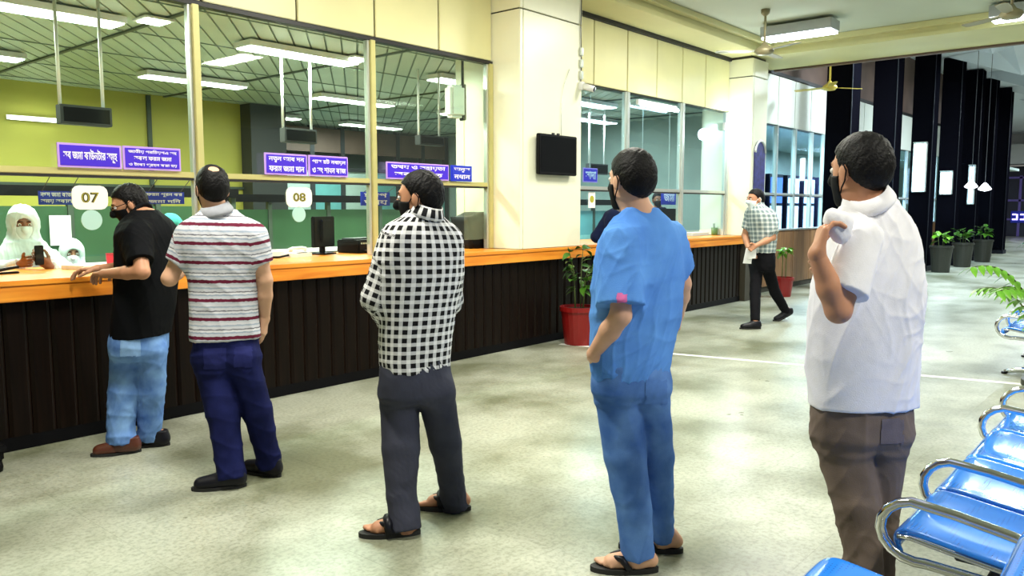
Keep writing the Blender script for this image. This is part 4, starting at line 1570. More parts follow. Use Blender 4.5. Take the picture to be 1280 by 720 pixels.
def gingham_mat(name='gingham', pitch=0.039, dark=(0.008, 0.008, 0.010), mid=(0.60, 0.60, 0.61), light=(0.86, 0.86, 0.86)):
    m, nt, p = new_mat(name)
    N, L = nt.nodes, nt.links
    at = N.new('ShaderNodeAttribute')
    at.attribute_name = 'pat'
    sp = N.new('ShaderNodeSeparateXYZ')
    L.new(at.outputs['Vector'], sp.inputs[0])
    res = []
    for ax in ('X', 'Y'):
        f = attr_math(nt, attr_math(nt, sp.outputs[ax], 'DIVIDE', pitch), 'FRACT')
        res.append(attr_math(nt, f, 'LESS_THAN', 0.57))
    sm = attr_math(nt, res[0], 'ADD', res[1])
    sm = attr_math(nt, sm, 'MULTIPLY', 0.5)
    rp = N.new('ShaderNodeValToRGB')
    rp.color_ramp.interpolation = 'CONSTANT'
    rp.color_ramp.elements[0].color = (*light, 1)
    rp.color_ramp.elements[1].position = 0.25
    rp.color_ramp.elements[1].color = (*mid, 1)
    e = rp.color_ramp.elements.new(0.75)
    e.color = (*dark, 1)
    L.new(sm, rp.inputs[0])
    L.new(rp.outputs[0], p.inputs['Base Color'])
    p.inputs['Roughness'].default_value = 0.85
    p.inputs['Specular IOR Level'].default_value = 0.2
    MATS[name] = m


striped_mat()
gingham_mat()
gingham_mat('small_check', 0.055, (0.18, 0.24, 0.26), (0.42, 0.48, 0.48), (0.70, 0.74, 0.72))
mat('skin', (0.56, 0.27, 0.155), 0.5, var=0.15, scale=14, spec=0.35)
mat('skin_light', (0.70, 0.40, 0.26), 0.5, var=0.12, scale=14, spec=0.35)
mat('skin_dark', (0.26, 0.105, 0.055), 0.45, var=0.15, scale=14, spec=0.4)
mat('hair', (0.004, 0.0035, 0.004), 0.55, bump=0.4, bscale=120, spec=0.18)
mat('mask_black', (0.005, 0.005, 0.006), 0.7, spec=0.15)
mat('mask_white', (0.72, 0.80, 0.82), 0.7)
mat('eye_white', (0.75, 0.72, 0.68), 0.25)
mat('eye_dark', (0.012, 0.008, 0.006), 0.2)
cloth('cloth_black', (0.004, 0.0045, 0.006), 0.75)
cloth('cloth_blue', (0.125, 0.33, 0.78), 0.85, 0.16, 6, col2=(0.085, 0.24, 0.66))
cloth('cloth_white', (0.86, 0.85, 0.90), 0.8, 0.05)
cloth('cloth_ppe', (0.72, 0.80, 0.84), 0.55, 0.06)
cloth('cloth_teal', (0.10, 0.52, 0.55), 0.7)
cloth('cloth_collar', (0.36, 0.37, 0.41), 0.85)
cloth('cloth_navy', (0.010, 0.016, 0.055), 0.8)
cloth('jeans_light', (0.22, 0.40, 0.74), 0.85, 0.5, 7, col2=(0.075, 0.17, 0.46))
cloth('jeans_navy', (0.012, 0.016, 0.085), 0.8, 0.4, 8)
cloth('jeans_mid', (0.13, 0.27, 0.60), 0.85, 0.4, 7, col2=(0.055, 0.14, 0.42))
cloth('jeans_navy_pocket', (0.018, 0.022, 0.11), 0.8)
cloth('jeans_mid_pocket', (0.10, 0.22, 0.55), 0.85)
cloth('jeans_light_pocket', (0.26, 0.44, 0.76), 0.85)
cloth('taupe_pocket', (0.15, 0.13, 0.15), 0.85)
cloth('logo_pink', (0.75, 0.18, 0.45), 0.7)
cloth('trousers_charcoal', (0.055, 0.058, 0.085), 0.7, 0.25, 8)
cloth('trousers_taupe', (0.19, 0.145, 0.120), 0.8, 0.3, 7)
cloth('trousers_black', (0.007, 0.007, 0.009), 0.8)
mat('shoe_brown', (0.085, 0.022, 0.010), 0.35)
mat('shoe_black', (0.006, 0.006, 0.010), 0.4, spec=0.25)
mat('sole', (0.012, 0.012, 0.012), 0.7)

HS = 0.97       # head scale against the table below


def head_axes(heading, pitch, roll=0):
    h, p = R(heading), R(pitch)
    f = np.array([math.cos(h) * math.cos(p), math.sin(h) * math.cos(p), -math.sin(p)])
    r = np.array([math.sin(h), -math.cos(h), 0])
    u = np.cross(r, f)
    c, s = math.cos(R(roll)), math.sin(R(roll))
    r, u = r * c + u * s, u * c - r * s
    return np.array([r, f, u])


def hand_prims(F, W, d, n, l, curl, L=1.0, spread=0.0):
    """W wrist, d finger direction, n palm normal, l thumb side"""
    d, n = nrmz(d), nrmz(n)
    n = nrmz(n - d * (n @ d))
    l = nrmz(l - d * (l @ d) - n * (l @ n))
    F.capsule(W, W + d * 0.014, 0.0255 * L, 0.024 * L, 0.012)
    base = [(0.030, 0.088), (0.010, 0.092), (-0.010, 0.088), (-0.029, 0.078)]
    lens = [(0.042, 0.026, 0.021), (0.046, 0.030, 0.022), (0.042, 0.028, 0.021), (0.033, 0.021, 0.018)]
    for (o, dist), ln in zip(base, lens):
        K = W + (d * dist + l * o) * L
        F.capsule(W + (d * 0.012 + l * o * 0.6) * L, K, 0.015 * L, 0.0115 * L, 0.012)
        a = 0.0
        p = K
        for s, c in zip(ln, (0.8, 1.0, 0.7)):
            a += R(curl) * c
            dr = nrmz(d * math.cos(a) + n * math.sin(a) + l * spread * o * 6)
            q = p + dr * s * L
            F.capsule(p, q, 0.0092 * L, 0.0080 * L, 0.002)
            p = q
    T0 = W + (d * 0.022 + l * 0.022) * L
    T1 = T0 + nrmz(d * 0.62 + l * 0.62 + n * 0.35) * 0.042 * L
    T2 = T1 + nrmz(d * 0.85 + l * 0.30 + n * 0.45) * 0.032 * L
    T3 = T2 + nrmz(d * 0.9 + l * 0.1 + n * 0.5) * 0.024 * L
    F.capsule(T0, T1, 0.016 * L, 0.0115 * L, 0.010)
    F.capsule(T1, T2, 0.0112 * L, 0.0100 * L, 0.003)
    F.capsule(T2, T3, 0.0100 * L, 0.0085 * L, 0.002)


def person(sp):
    lab, h = sp['label'], sp.get('h', 0.0065)
    feet = sp.get('feet')
    if feet:
        gp = [on_z(f[0], f[1], 0.0) for f in feet]
        D = sp.get('D', sum(depth_of(g) for g in gp) / 2)
        root_w = (gp[0] + gp[1]) / 2
    else:
        D = sp['D']
        root_w = at_depth(sp['head'][0], sp['head'][1], D)
    root_w = np.array([root_w[0], root_w[1], 0.0])
    S = D / F_PX
    root = empty('person', tuple(root_w), 0, lab, 'person', sp.get('group'))

    def J(x, y, dd=0.0):
        return at_depth(x, y, D + dd) - root_w
    th = sp['torso']
    rv = np.array([math.sin(R(th)), -math.cos(R(th)), 0])
    fv = np.array([math.cos(R(th)), math.sin(R(th)), 0])
    ratio = sp.get('ratio', 0.60)

    def table(rows, shrink=0.0, rt=ratio):
        zs, cs, ws, ds = [], [], [], []
        for row in rows:
            y, xl, xr = row[:3]
            dd = row[3] if len(row) > 3 else 0.0
            xc = (xl + xr) / 2
            c = J(xc, y, dd)
            ph = R(th - px_heading(xc))
            app = (xr - xl) / 2 * S
            w = app / math.sqrt(math.cos(ph) ** 2 + (rt * math.sin(ph)) ** 2)
            zs.append(c[2])
            cs.append(c[:2])
            ws.append(max(w - shrink, 0.03))
            ds.append(max(w * rt - shrink, 0.03))
        return zs, cs, ws, ds
    skin = sp.get('skin', 'skin')
    # ---------------- body
    B = Field()
    B.rows(*table(sp['shirt'], 0.024), rv, fv)
    B.rows(*table(sp['pelvis'], 0.022), rv, fv)
    legs = []
    for i, leg in enumerate(sp['legs']):
        if feet:
            fz = gp[i] - root_w
            fdd = depth_of(gp[i]) - D
        else:
            fdd = 0.0
        y0, y1 = leg[0][1], leg[-1][1]
        pts = []
        for q in leg:
            t = (q[1] - y0) / max(1e-6, (y1 - y0))
            dd = q[3] if len(q) > 3 else fdd * t
            pts.append((J(q[0], q[1], dd), q[2] * S))
        legs.append(pts)
        for (a, ra), (b, rb) in zip(pts[:-1], pts[1:]):
            B.capsule(a, b, max(ra - 0.02, 0.035), 0.036 if b is pts[-1][0] else max(rb - 0.022, 0.033), 0.03)
    arms = []
    for i, arm in enumerate(sp['arms']):
        Sh, E, W = (J(*q) for q in arm['pts'])
        arms.append((Sh, E, W))
        B.capsule(Sh, E, 0.050, 0.040, 0.03)
        B.capsule(E, E + (W - E) * 0.4, 0.0415, 0.0405, 0.015)
        B.capsule(E + (W - E) * 0.4, W, 0.0405, 0.0265, 0.015)
    hx, hy, hh, hd = sp['head'][:4]
    pitch = sp['head'][4] if len(sp['head']) > 4 else 5
    roll = sp['head'][5] if len(sp['head']) > 5 else 0
    hdd = sp['head'][6] if len(sp['head']) > 6 else 0.0
    hc = J(hx, hy, hdd)
    A = head_axes(hd, pitch, roll)
    s = hh * S / 0.241

    def H(x, y, z):
        return hc + (A[0] * x + A[1] * y + A[2] * z) * s

    def head_prims(Fd, g=0.0):
        Fd.ell(H(0, -0.012, 0.030), A, np.array([0.074, 0.097, 0.087]) * s + g, 0.02 * s)
        Fd.ell(H(0, 0.026, -0.035), A, np.array([0.060, 0.070, 0.080]) * s + g, 0.03 * s)
        Fd.ell(H(0, 0.060, -0.098), A, np.array([0.028, 0.026, 0.024]) * s + g, 0.03 * s)
        Fd.capsule(H(-0.03, 0.078, 0.030), H(0.03, 0.078, 0.030), 0.012 * s + g, 0.012 * s + g, 0.014 * s)
        Fd.capsule(H(0, 0.092, 0.018), H(0, 0.112, -0.026), 0.009 * s + g, 0.015 * s + g, 0.012 * s)
    tz, tc = table(sp['shirt'])[:2]
    top = int(np.argmax(tz))
    nb = np.array([tc[top][0], tc[top][1], tz[top] - 0.05])
    B.capsule(nb, H(0, -0.015, -0.06), 0.062 * s, 0.054 * s, 0.03)
    head_prims(B)
    for sx in (-1, 1):
        B.ell(H(sx * 0.032, 0.104, 0.008), A, np.array([0.017, 0.014, 0.011]) * s, 0.012 * s, 's')
        B.ell(H(sx * 0.078, -0.008, -0.012), A, np.array([0.010, 0.021, 0.033]) * s, 0.008 * s)
    if not sp.get('mask'):
        B.capsule(H(-0.018, 0.098, -0.062), H(0.018, 0.098, -0.062), 0.008 * s, 0.008 * s, 0.008 * s)
    bare = sp.get('shoes') == 'sandal'
    fr = []
    if feet:
        for i, ft in enumerate(feet):
            g = gp[i] - root_w
            fh = R(ft[2])
            fd = np.array([math.cos(fh), math.sin(fh), 0])
            fs = np.array([math.sin(fh), -math.cos(fh), 0])
            lift = ft[3] if len(ft) > 3 else 0.0
            fr.append((g, fd, fs, lift))
            z0 = 0.022 if bare else 0.02

            def Q(x, y, z):
                return g + fd * x + fs * y + np.array([0, 0, z0 + z + lift * max(0.0, (0.14 - x) / 0.2)])
            ank = legs[i][-1][0]
            B.capsule(ank, Q(-0.02, 0, 0.055), 0.036, 0.034, 0.02)
            if not bare:
                B.capsule(Q(-0.02, 0, 0.04), Q(0.09, 0, 0.022), 0.026, 0.018, 0.02)
                continue
            B.capsule(Q(-0.045, 0, 0.028), Q(0.02, 0, 0.04), 0.030, 0.034, 0.02)
            B.capsule(Q(0.0, 0, 0.045), Q(0.11, 0, 0.022), 0.033, 0.028, 0.02)
            B.capsule(Q(0.02, 0.012, 0.024), Q(0.125, 0.014, 0.018), 0.027, 0.022, 0.015)
            B.capsule(Q(0.02, -0.012, 0.024), Q(0.125, -0.014, 0.018), 0.027, 0.022, 0.015)
            sg = 1 if i == 0 else -1       # the big toe lies on the inner side
            for kx in range(5):
                yy = sg * (0.030 - 0.0155 * kx)
                xl_ = 0.178 - 0.004 * kx * kx * 0.9
                B.capsule(Q(0.118, yy * 0.85, 0.014), Q(xl_, yy, 0.010), 0.0125 if kx else 0.015, 0.009 if kx else 0.012, 0.004)
        B.cut(lambda X, Y, Z: (0.012 - Z) + 0 * X + 0 * Y)
    V, Fc = B.solve(h)
    parts = [(V, Fc)]
    for (Sh, E, W), arm in zip(arms, sp['arms']):
        if 'hand' not in arm:
            continue
        hd_ = arm['hand']
        HF = Field()
        d = nrmz(J(*hd_['to']) - W) if 'to' in hd_ else nrmz(W - E)
        hand_prims(HF, W + d * 0.0, d, np.asarray(hd_['n'], float), np.asarray(hd_['l'], float), hd_.get('curl', 22), hd_.get('L', 1.0))
        HF.capsule(W - nrmz(W - E) * 0.05, W, 0.0285, 0.0255, 0.012)
        v2, f2 = HF.solve(0.0034 if h < 0.009 else 0.006)
        parts.append((v2, f2))
    n = 0
    Vs, Fs = [], []
    for v, f in parts:
        Vs.append(v)
        Fs.append(f + n)
        n += len(v)
    np_mesh('body', np.concatenate(Vs), np.concatenate(Fs), skin, root)

    # ---------------- eyes and brows
    if not sp.get('no_face'):
        for sx in (-1, 1):
            mb = MB()
            c = H(sx * 0.031, 0.083, 0.008)
            mb.lathe([(0.0005, -0.0115 * s), (0.0065 * s, -0.0095 * s), (0.0112 * s, -0.003 * s), (0.0112 * s, 0.003 * s), (0.0065 * s, 0.0095 * s), (0.0005, 0.0115 * s)], n=12)
            mb.v = [tuple(np.array(q) + c) for q in mb.v]
            eye = mb.build('eye', 'eye_white', root, True)
            ic = H(sx * 0.031, 0.0925, 0.008)
            mb = MB()
            mb.tube([ic, ic + A[1] * 0.003 * s], [0.006 * s, 0.005 * s], 10).build('iris', 'eye_dark', eye)
            MB().tube([H(sx * 0.012, 0.0935, 0.029), H(sx * 0.03, 0.0925, 0.034), H(sx * 0.048, 0.079, 0.029)], [0.0035 * s, 0.004 * s, 0.002 * s], 6).build('eyebrow', 'hair', root, True)

    # ---------------- hair
    hair = sp.get('hair', 'short')
    if hair in ('short', 'bald'):
        Hf = Field()
        Hf.ell(H(0, -0.016, 0.034), A, np.array([0.082, 0.104, 0.095]) * s, 0.02)
        Hf.ell(H(0, -0.05, -0.005), A, np.array([0.072, 0.066, 0.075]) * s, 0.03)
        gy = np.array([-0.13, -0.07, -0.045, -0.02, 0.012, 0.022, 0.045, 0.075, 0.12]) * s
        gz = np.array([-0.075, -0.078, -0.05, -0.018, -0.012, 0.03, 0.062, 0.075, 0.085]) * s

        def hl(X, Y, Z):
            px, py, pz = X - hc[0], Y - hc[1], Z - hc[2]
            yy = px * A[1][0] + py * A[1][1] + pz * A[1][2]
            zz = px * A[2][0] + py * A[2][1] + pz * A[2][2]
            return (np.interp(yy.ravel(), gy, gz).reshape(yy.shape) - zz) * 0.7
        Hf.cut(hl)
        if hair == 'bald':
            Hf.ell(H(0.0, -0.075, 0.118), A, np.array([0.034, 0.038, 0.036]) * s, 0.02, 's')
        v, f = Hf.solve(0.005 if h < 0.009 else 0.008)
        N = vnormals(v, f)
        v = v + N * folds(v, 3, 0.0055, 95, (1, 1, 1), 0.5)[:, None]
        np_mesh('hair', v, f, 'hair', root)
    # ---------------- mask
    mk = sp.get('mask')
    if mk:
        Mf = Field()
        head_prims(Mf, 0.0065)

        def region(X, Y, Z):
            px, py, pz = X - hc[0], Y - hc[1], Z - hc[2]
            xx = np.abs(px * A[0][0] + py * A[0][1] + pz * A[0][2]) / s
            yy = (px * A[1][0] + py * A[1][1] + pz * A[1][2]) / s
            zz = (px * A[2][0] + py * A[2][1] + pz * A[2][2]) / s
            return np.maximum(np.maximum(zz - (0.003 - 0.30 * xx), -0.118 - zz), 0.030 - yy) * 0.9 * s
        Mf.cut(region)
        v, f = Mf.solve(0.005 if h < 0.009 else 0.008)
        mo = np_mesh('mask', v, f, mk, root)
        for sx in (-1, 1):
            MB().tube([H(sx * 0.060, 0.036, -0.025), H(sx * 0.074, 0.015, -0.005), H(sx * 0.084, -0.012, 0.018), H(sx * 0.086, -0.026, -0.005),
                       H(sx * 0.082, -0.016, -0.038), H(sx * 0.068, 0.012, -0.058), H(sx * 0.050, 0.036, -0.080)], 0.0028 * s, 6).build('ear_loop', mk, mo, True)
    if sp.get('glasses'):
        g = MB()
        for sx in (-1, 1):
            g.tube([H(sx * 0.031 + 0.024 * math.cos(t), 0.108, 0.006 + 0.018 * math.sin(t)) for t in np.linspace(0, 6.28, 15)[:-1]], 0.002, 6, closed=True)
            g.tube([H(sx * 0.055, 0.106, 0.012), H(sx * 0.078, 0.06, 0.012), H(sx * 0.084, -0.005, 0.010)], 0.0022, 6)
        g.tube([H(-0.007, 0.112, 0.008), H(0.007, 0.112, 0.008)], 0.002, 6)
        g.build('glasses', 'black_plastic', root, True)

    # ---------------- trousers
    tm = sp['trousers']
    Tf = Field()
    for pts in legs:
        for j, ((a, ra), (b, rb)) in enumerate(zip(pts[:-1], pts[1:])):
            Tf.capsule(a, b, ra, rb, 0.012, flat1=(j == len(pts) - 2))
    Tf.rows(*table(sp['pelvis'], 0.0), rv, fv, 0.055)
    v, f = Tf.solve(max(h, 0.0075))
    v = relax(v, f, 1)
    N = vnormals(v, f)
    zr = np.clip((v[:, 2] - 0.02) / 0.9, 0, 1)
    amp = sp.get('trouser_fold', 0.010)
    v = v + N * (folds(v, sp.get('seed', 1), amp * 0.8, 15, (1.25, 1.25, 1.0), 0.7) * (0.45 + 1.0 * np.abs(zr - 0.55)))[:, None]
    tr = np_mesh('trousers', v, f, tm, root)
    # ---------------- shirt
    Sf = Field()
    tb = table(sp['shirt'])
    Sf.rows(*tb, rv, fv, 0.03)
    sl = []
    for (Sh, E, W), arm in zip(arms, sp['arms']):
        r0, r1 = arm.get('r', (0.068, 0.066))
        if arm.get('sleeve', 'short') == 'short':
            fr_ = arm.get('frac', 0.62)
            e = Sh + (E - Sh) * fr_
            Sf.capsule(Sh, e, r0, r1, 0.07, flat1=True)
            sl.append((Sh, e, r1))
        else:
            e = E + (W - E) * arm.get('frac', 0.92)
            Sf.capsule(Sh, E, r0, r1, 0.07)
            Sf.capsule(E, e, r1, arm.get('cuff', 0.042), 0.03, flat1=True)
            sl.append((Sh, E, r1))
            sl.append((E, e, r1))
    if sp.get('hood'):
        Sf.ell(H(0, -0.012, 0.022), A, np.array([0.104, 0.125, 0.118]) * s, 0.03)
        Sf.capsule(H(0, -0.02, -0.05), H(0, -0.02, -0.14), 0.10 * s, 0.12 * s, 0.04)
        Sf.ell(H(0, 0.125, -0.020), A, np.array([0.064, 0.085, 0.082]) * s, 0.012, 's')
    v, f = Sf.solve(h)
    v = relax(v, f, 1)
    N = vnormals(v, f)
    amp = sp.get('shirt_fold', 0.007)
    v = v + N * folds(v, sp.get('seed', 1) + 50, amp, 15, (1.2, 1.2, 0.9), 0.75)[:, None]
    # pattern coordinates
    o = np.argsort(tb[0])
    zz = np.asarray(tb[0])[o]
    cc = np.asarray(tb[1])[o]
    ww = np.asarray(tb[2])[o]
    px = v[:, 0] - np.interp(v[:, 2], zz, cc[:, 0])
    py = v[:, 1] - np.interp(v[:, 2], zz, cc[:, 1])
    lx, ly = px * rv[0] + py * rv[1], px * fv[0] + py * fv[1]
    wv = np.interp(v[:, 2], zz, ww)
    rho = np.sqrt((lx / wv) ** 2 + (ly / (wv * ratio)) ** 2)
    att = np.zeros((len(v), 3))
    att[:, 0] = np.arctan2(lx, -ly / ratio) * 0.155 + 5.0
    att[:, 1] = v[:, 2] + 5.0 + 0.03 * lx
    best = rho * 1.0
    for (a, b, r) in sl:
        ab = b - a
        t = ((v - a) @ ab) / (ab @ ab)
        q = v - a - np.clip(t, -0.1, 1)[:, None] * ab
        dn = np.linalg.norm(q, axis=1) / (r * 1.08)
        m = (dn < best) & (t > -0.05)
        ax = nrmz(ab)
        e1 = nrmz(np.cross(ax, np.array([0.3, 0.2, 0.9])))
        e2 = np.cross(ax, e1)
        att[m, 0] = np.arctan2(q[m] @ e2, q[m] @ e1) * r + 9.0
        att[m, 1] = -t[m] * np.linalg.norm(ab) + 5.0 + a[2]
        best = np.where(m, dn, best)
    so = np_mesh('coverall' if sp.get('hood') else 'shirt', v, f, sp['shirt_mat'], root, att)
    # collar
    if sp.get('collar'):
        top_w = H(0, -0.022, -0.075)
        cd = nrmz(top_w - nb)
        e1 = nrmz(rv - cd * (rv @ cd))
        e2 = np.cross(cd, e1)
        if e2 @ fv < 0:
            e2 = -e2
        ht = sp.get('collar_h', 0.040)
        cb = nb + cd * 0.040
        prof = [(0.064, -0.015), (0.066, ht), (0.071, ht + 0.004), (0.088, 0.004), (0.090, -0.006), (0.082, -0.015)]
        nn = 30
        vs, fs, at2 = [], [], []
        for r_, z_ in prof:
            for k in range(nn):
                t = 2 * math.pi * k / nn
                dip = -0.022 * max(0.0, math.sin(t)) * (1 if z_ > 0 else 1.4)      # lower in front
                vs.append(cb + (e1 * math.cos(t) + e2 * math.sin(t) * 1.06) * r_ * s + cd * (z_ + dip) * s)
                at2.append((t * 0.08 + 5, z_ + r_ + 5.02, 0))
        m_ = len(prof)
        for i in range(m_):
            for k in range(nn):
                l = (k + 1) % nn
                j = (i + 1) % m_
                fs.append((i * nn + k, i * nn + l, j * nn + l, j * nn + k))
        np_mesh('collar', np.array(vs), np.array(fs), sp['collar'], so, np.array(at2))
    for tgt, (nm, poly, mm, off) in [(q[0], q[1:]) for q in sp.get('patches', [])]:
        ob = tr if tgt == 'trousers' else so
        me_ = ob.data
        vv = np.empty(len(me_.vertices) * 3, np.float32)
        me_.vertices.foreach_get('co', vv)
        vv = vv.reshape(-1, 3).astype(float)
        ff = np.empty(len(me_.polygons) * 4, np.int32)
        me_.polygons.foreach_get('vertices', ff)
        ff = ff.reshape(-1, 4)
        NN = vnormals(vv, ff)
        rel = vv + root_w - CAM
        zc = rel @ FW
        pxx = 640 + F_PX * (rel @ RT) / zc
        pyy = 360 - F_PX * (rel @ UV) / zc
        (xa, ya), (xb, yb) = poly
        inside = (pxx > xa) & (pxx < xb) & (pyy > ya) & (pyy < yb) & ((NN * rel).sum(1) < 0)
        sel = ff[inside[ff].all(1)]
        if len(sel) == 0:
            continue
        used, inv = np.unique(sel.ravel(), return_inverse=True)
        np_mesh(nm, vv[used] + NN[used] * off, inv.reshape(-1, 4), mm, ob)
    # ---------------- shoes
    for (g, fd, fs, lift), ft in zip(fr, feet or []):
        lf = lambda x: lift * max(0.0, (0.14 - x) / 0.2)

        def Q(x, y, z):
            return g + fd * x + fs * y + np.array([0, 0, z + lf(x)])
        out = []
        for t in np.linspace(0, 2 * math.pi, 26)[:-1]:
            x = 0.065 + 0.142 * math.cos(t)
            w = 0.047 * (1 - 0.16 * math.cos(t) * -1) if math.cos(t) > 0 else 0.040
            out.append((x, w * math.sin(t) * (1 - 0.10 * (1 - abs(math.sin(t))))))
        th_ = 0.022
        if bare:
            mb = MB()
            pl = [Q(x, y, 0.0) for x, y in out]
            vs = pl + [p + np.array([0, 0, th_]) for p in pl]
            nn = len(pl)
            mb.add(vs, [tuple(range(nn - 1, -1, -1)), tuple(range(nn, 2 * nn))] + [(i, (i + 1) % nn, nn + (i + 1) % nn, nn + i) for i in range(nn)])
            sd = mb.build('sandal', 'sole', root)
            for sy in (-1, 1):
                MB().tube([Q(0.135, 0.010, 0.026), Q(0.115, 0.010 + 0.012 * sy, 0.060), Q(0.080, 0.034 * sy, 0.066), Q(0.045, 0.050 * sy, 0.024)], [0.007, 0.011, 0.015, 0.012], 8).build('strap', 'shoe_black', sd, True)
            if sp.get('closed_sandal'):
                MB().tube([Q(0.065, -0.050, 0.022), Q(0.070, -0.036, 0.066), Q(0.072, 0.0, 0.083), Q(0.070, 0.036, 0.066), Q(0.065, 0.050, 0.022)], [0.018, 0.022, 0.024, 0.022, 0.018], 8).build('strap', 'shoe_black', sd, True)
        else:
            sm_ = ft[4] if len(ft) > 4 else sp.get('shoe_mat', 'shoe_black')
            Ff = Field()
            Ff.capsule(Q(-0.035, 0, 0.045), Q(0.03, 0, 0.055), 0.042, 0.044, 0.03)
            Ff.capsule(Q(0.03, 0, 0.050), Q(0.155, 0, 0.034), 0.045, 0.034, 0.03)
            Ff.capsule(Q(0.09, 0.016, 0.034), Q(0.16, 0.010, 0.030), 0.030, 0.026, 0.02)
            Ff.capsule(Q(0.09, -0.016, 0.034), Q(0.16, -0.010, 0.030), 0.030, 0.026, 0.02)
            Ff.capsule(Q(-0.02, 0, 0.05), Q(-0.02, 0, 0.10), 0.044, 0.046, 0.03, flat1=True)
            if lift < 0.01:
                Ff.cut(lambda X, Y, Z: (0.016 - Z) + 0 * X + 0 * Y)
            v, f = Ff.solve(0.0065 if h < 0.009 else 0.009)
            shoe = np_mesh('shoe', v, f, sm_, root)
            mb = MB()
            pl = [Q(x, y * 1.02, 0.0) for x, y in out]
            vs = pl + [p + np.array([0, 0, 0.018]) for p in pl]
            nn = len(pl)
            mb.add(vs, [tuple(range(nn - 1, -1, -1)), tuple(range(nn, 2 * nn))] + [(i, (i + 1) % nn, nn + (i + 1) % nn, nn + i) for i in range(nn)])
            mb.build('sole', 'sole', shoe)
    # ---------------- trims
    if sp.get('belt'):
        y, xl, xr = sp['belt']
        tbp = table([(y - 3, xl, xr), (y + 5, xl, xr)])
        Bf = Field()
        Bf.rows(*tbp, rv, fv, 0.01)
        v, f = Bf.solve(0.007)
        np_mesh('belt', v, f, 'shoe_black', tr)
    return root, J, H, arms

def up(v):
    return np.asarray(v, float)


# ---- man in black at window 07
person(dict(label='man in black shirt and light jeans leaning on the counter at window 07', torso=118, ratio=0.62, seed=2,
            feet=[(160, 566, 152, 0.0, 'shoe_brown'), (197, 557, 140, 0.0, 'shoe_black')],
            shirt=[(262, 170, 194), (268, 162, 203), (276, 155, 211), (290, 148, 218), (320, 148, 220), (350, 148, 220), (380, 145, 217), (405, 143, 213), (419, 143, 211)],
            pelvis=[(400, 145, 209), (425, 140, 208), (440, 141, 207), (448, 147, 201)],
            legs=[[(157, 440, 18.5), (155, 490, 18.5), (151, 530, 17), (152, 555, 17.5)], [(191, 440, 17), (190, 490, 16), (187, 525, 15), (186, 548, 15.5)]],
            arms=[dict(pts=[(172, 292, -0.17), (178, 340, -0.29), (131, 342, -0.17)], sleeve='short', frac=0.72, r=(0.066, 0.074), hand=dict(to=(116, 342, -0.06), n=(0, 0, -1), l=up(FH) * 1.0, curl=30)),
                  dict(pts=[(200, 288, 0.14), (165, 335, 0.24), (123, 336, 0.20)], sleeve='short', frac=0.7, hand=dict(n=(0, 0, -1), l=-up(FH), curl=30))],
            head=(161, 255, 47, 158, 24), hair='short', mask='mask_black', glasses=True, collar='cloth_black',
            patches=[('trousers', 'pocket', ((150, 424), (176, 446)), 'jeans_light_pocket', 0.003)], trousers='jeans_light', shirt_mat='cloth_black', trouser_fold=0.016))

# ---- man in striped polo
person(dict(label='man in maroon striped polo shirt and dark navy jeans', torso=66, ratio=0.58, seed=5, skin='skin_light',
            feet=[(290, 609, 145), (338, 594, 105)],
            shirt=[(262, 254, 292), (270, 244, 304), (279, 233, 317), (290, 228, 324), (305, 228, 326), (330, 235, 325), (360, 238, 321), (395, 239, 322), (424, 239, 325)],
            pelvis=[(415, 243, 322), (435, 243, 323), (450, 244, 322), (459, 252, 314)],
            legs=[[(265, 452, 22.5), (279, 515, 21), (286, 570, 17), (289, 598, 18)], [(303, 452, 21), (322, 515, 19), (333, 560, 15.5), (338, 583, 16)]],
            arms=[dict(pts=[(238, 295, -0.02), (212, 348, -0.06), (232, 330, 0.28)], sleeve='short', frac=0.62, r=(0.066, 0.068), hand=dict(n=(0, 0, 1), l=up(-RT), curl=25)),
                  dict(pts=[(318, 295, 0.02), (331, 350, 0.04), (331, 398, 0.10)], sleeve='short', frac=0.60, r=(0.064, 0.064), hand=dict(to=(329, 424, 0.11), n=-RT, l=FH, curl=24))],
            head=(265, 236, 56, 74, 3), hair='bald', collar='cloth_collar', patches=[('trousers', 'pocket', ((254, 434), (283, 462)), 'jeans_navy_pocket', 0.003), ('trousers', 'pocket', ((292, 432), (316, 460)), 'jeans_navy_pocket', 0.003)], trousers='jeans_navy', shirt_mat='striped_knit', trouser_fold=0.013, shirt_fold=0.006, mask='mask_black'))

# ---- man in checked shirt
person(dict(label='man in black and white checked shirt and charcoal trousers', torso=84, ratio=0.60, seed=8,
            feet=[(505, 668, 138), (570, 637, 125)], shoes='sandal', closed_sandal=True,
            shirt=[(263, 512, 546), (270, 502, 553), (280, 491, 562), (294, 482, 571), (315, 477, 577), (345, 478, 577), (380, 477, 571), (420, 475, 566), (445, 475, 564), (462, 477, 563)],
            pelvis=[(445, 476, 561), (475, 475, 565), (492, 476, 566), (500, 486, 556)],
            legs=[[(499, 492, 25), (501, 560, 24), (502, 620, 19), (507, 663, 20.5)], [(545, 492, 24), (557, 555, 21), (564, 600, 17), (569, 634, 19)]],
            arms=[dict(pts=[(497, 298, -0.10), (470, 372, -0.10), (488, 412, 0.18)], sleeve='long', frac=0.9, r=(0.066, 0.062), cuff=0.046, hand=dict(n=up(-FH), l=up([0, 0, 1]), curl=30)),
                  dict(pts=[(557, 300, 0.10), (562, 375, 0.20), (520, 410, 0.34)], sleeve='long', frac=0.9, r=(0.066, 0.060), cuff=0.046, hand=dict(n=up(-FH), l=up([0, 0, 1]), curl=30))],
            head=(524, 247, 64, 119, 6), hair='short', mask='mask_black', collar='gingham', trousers='trousers_charcoal', shirt_mat='gingham', trouser_fold=0.010))

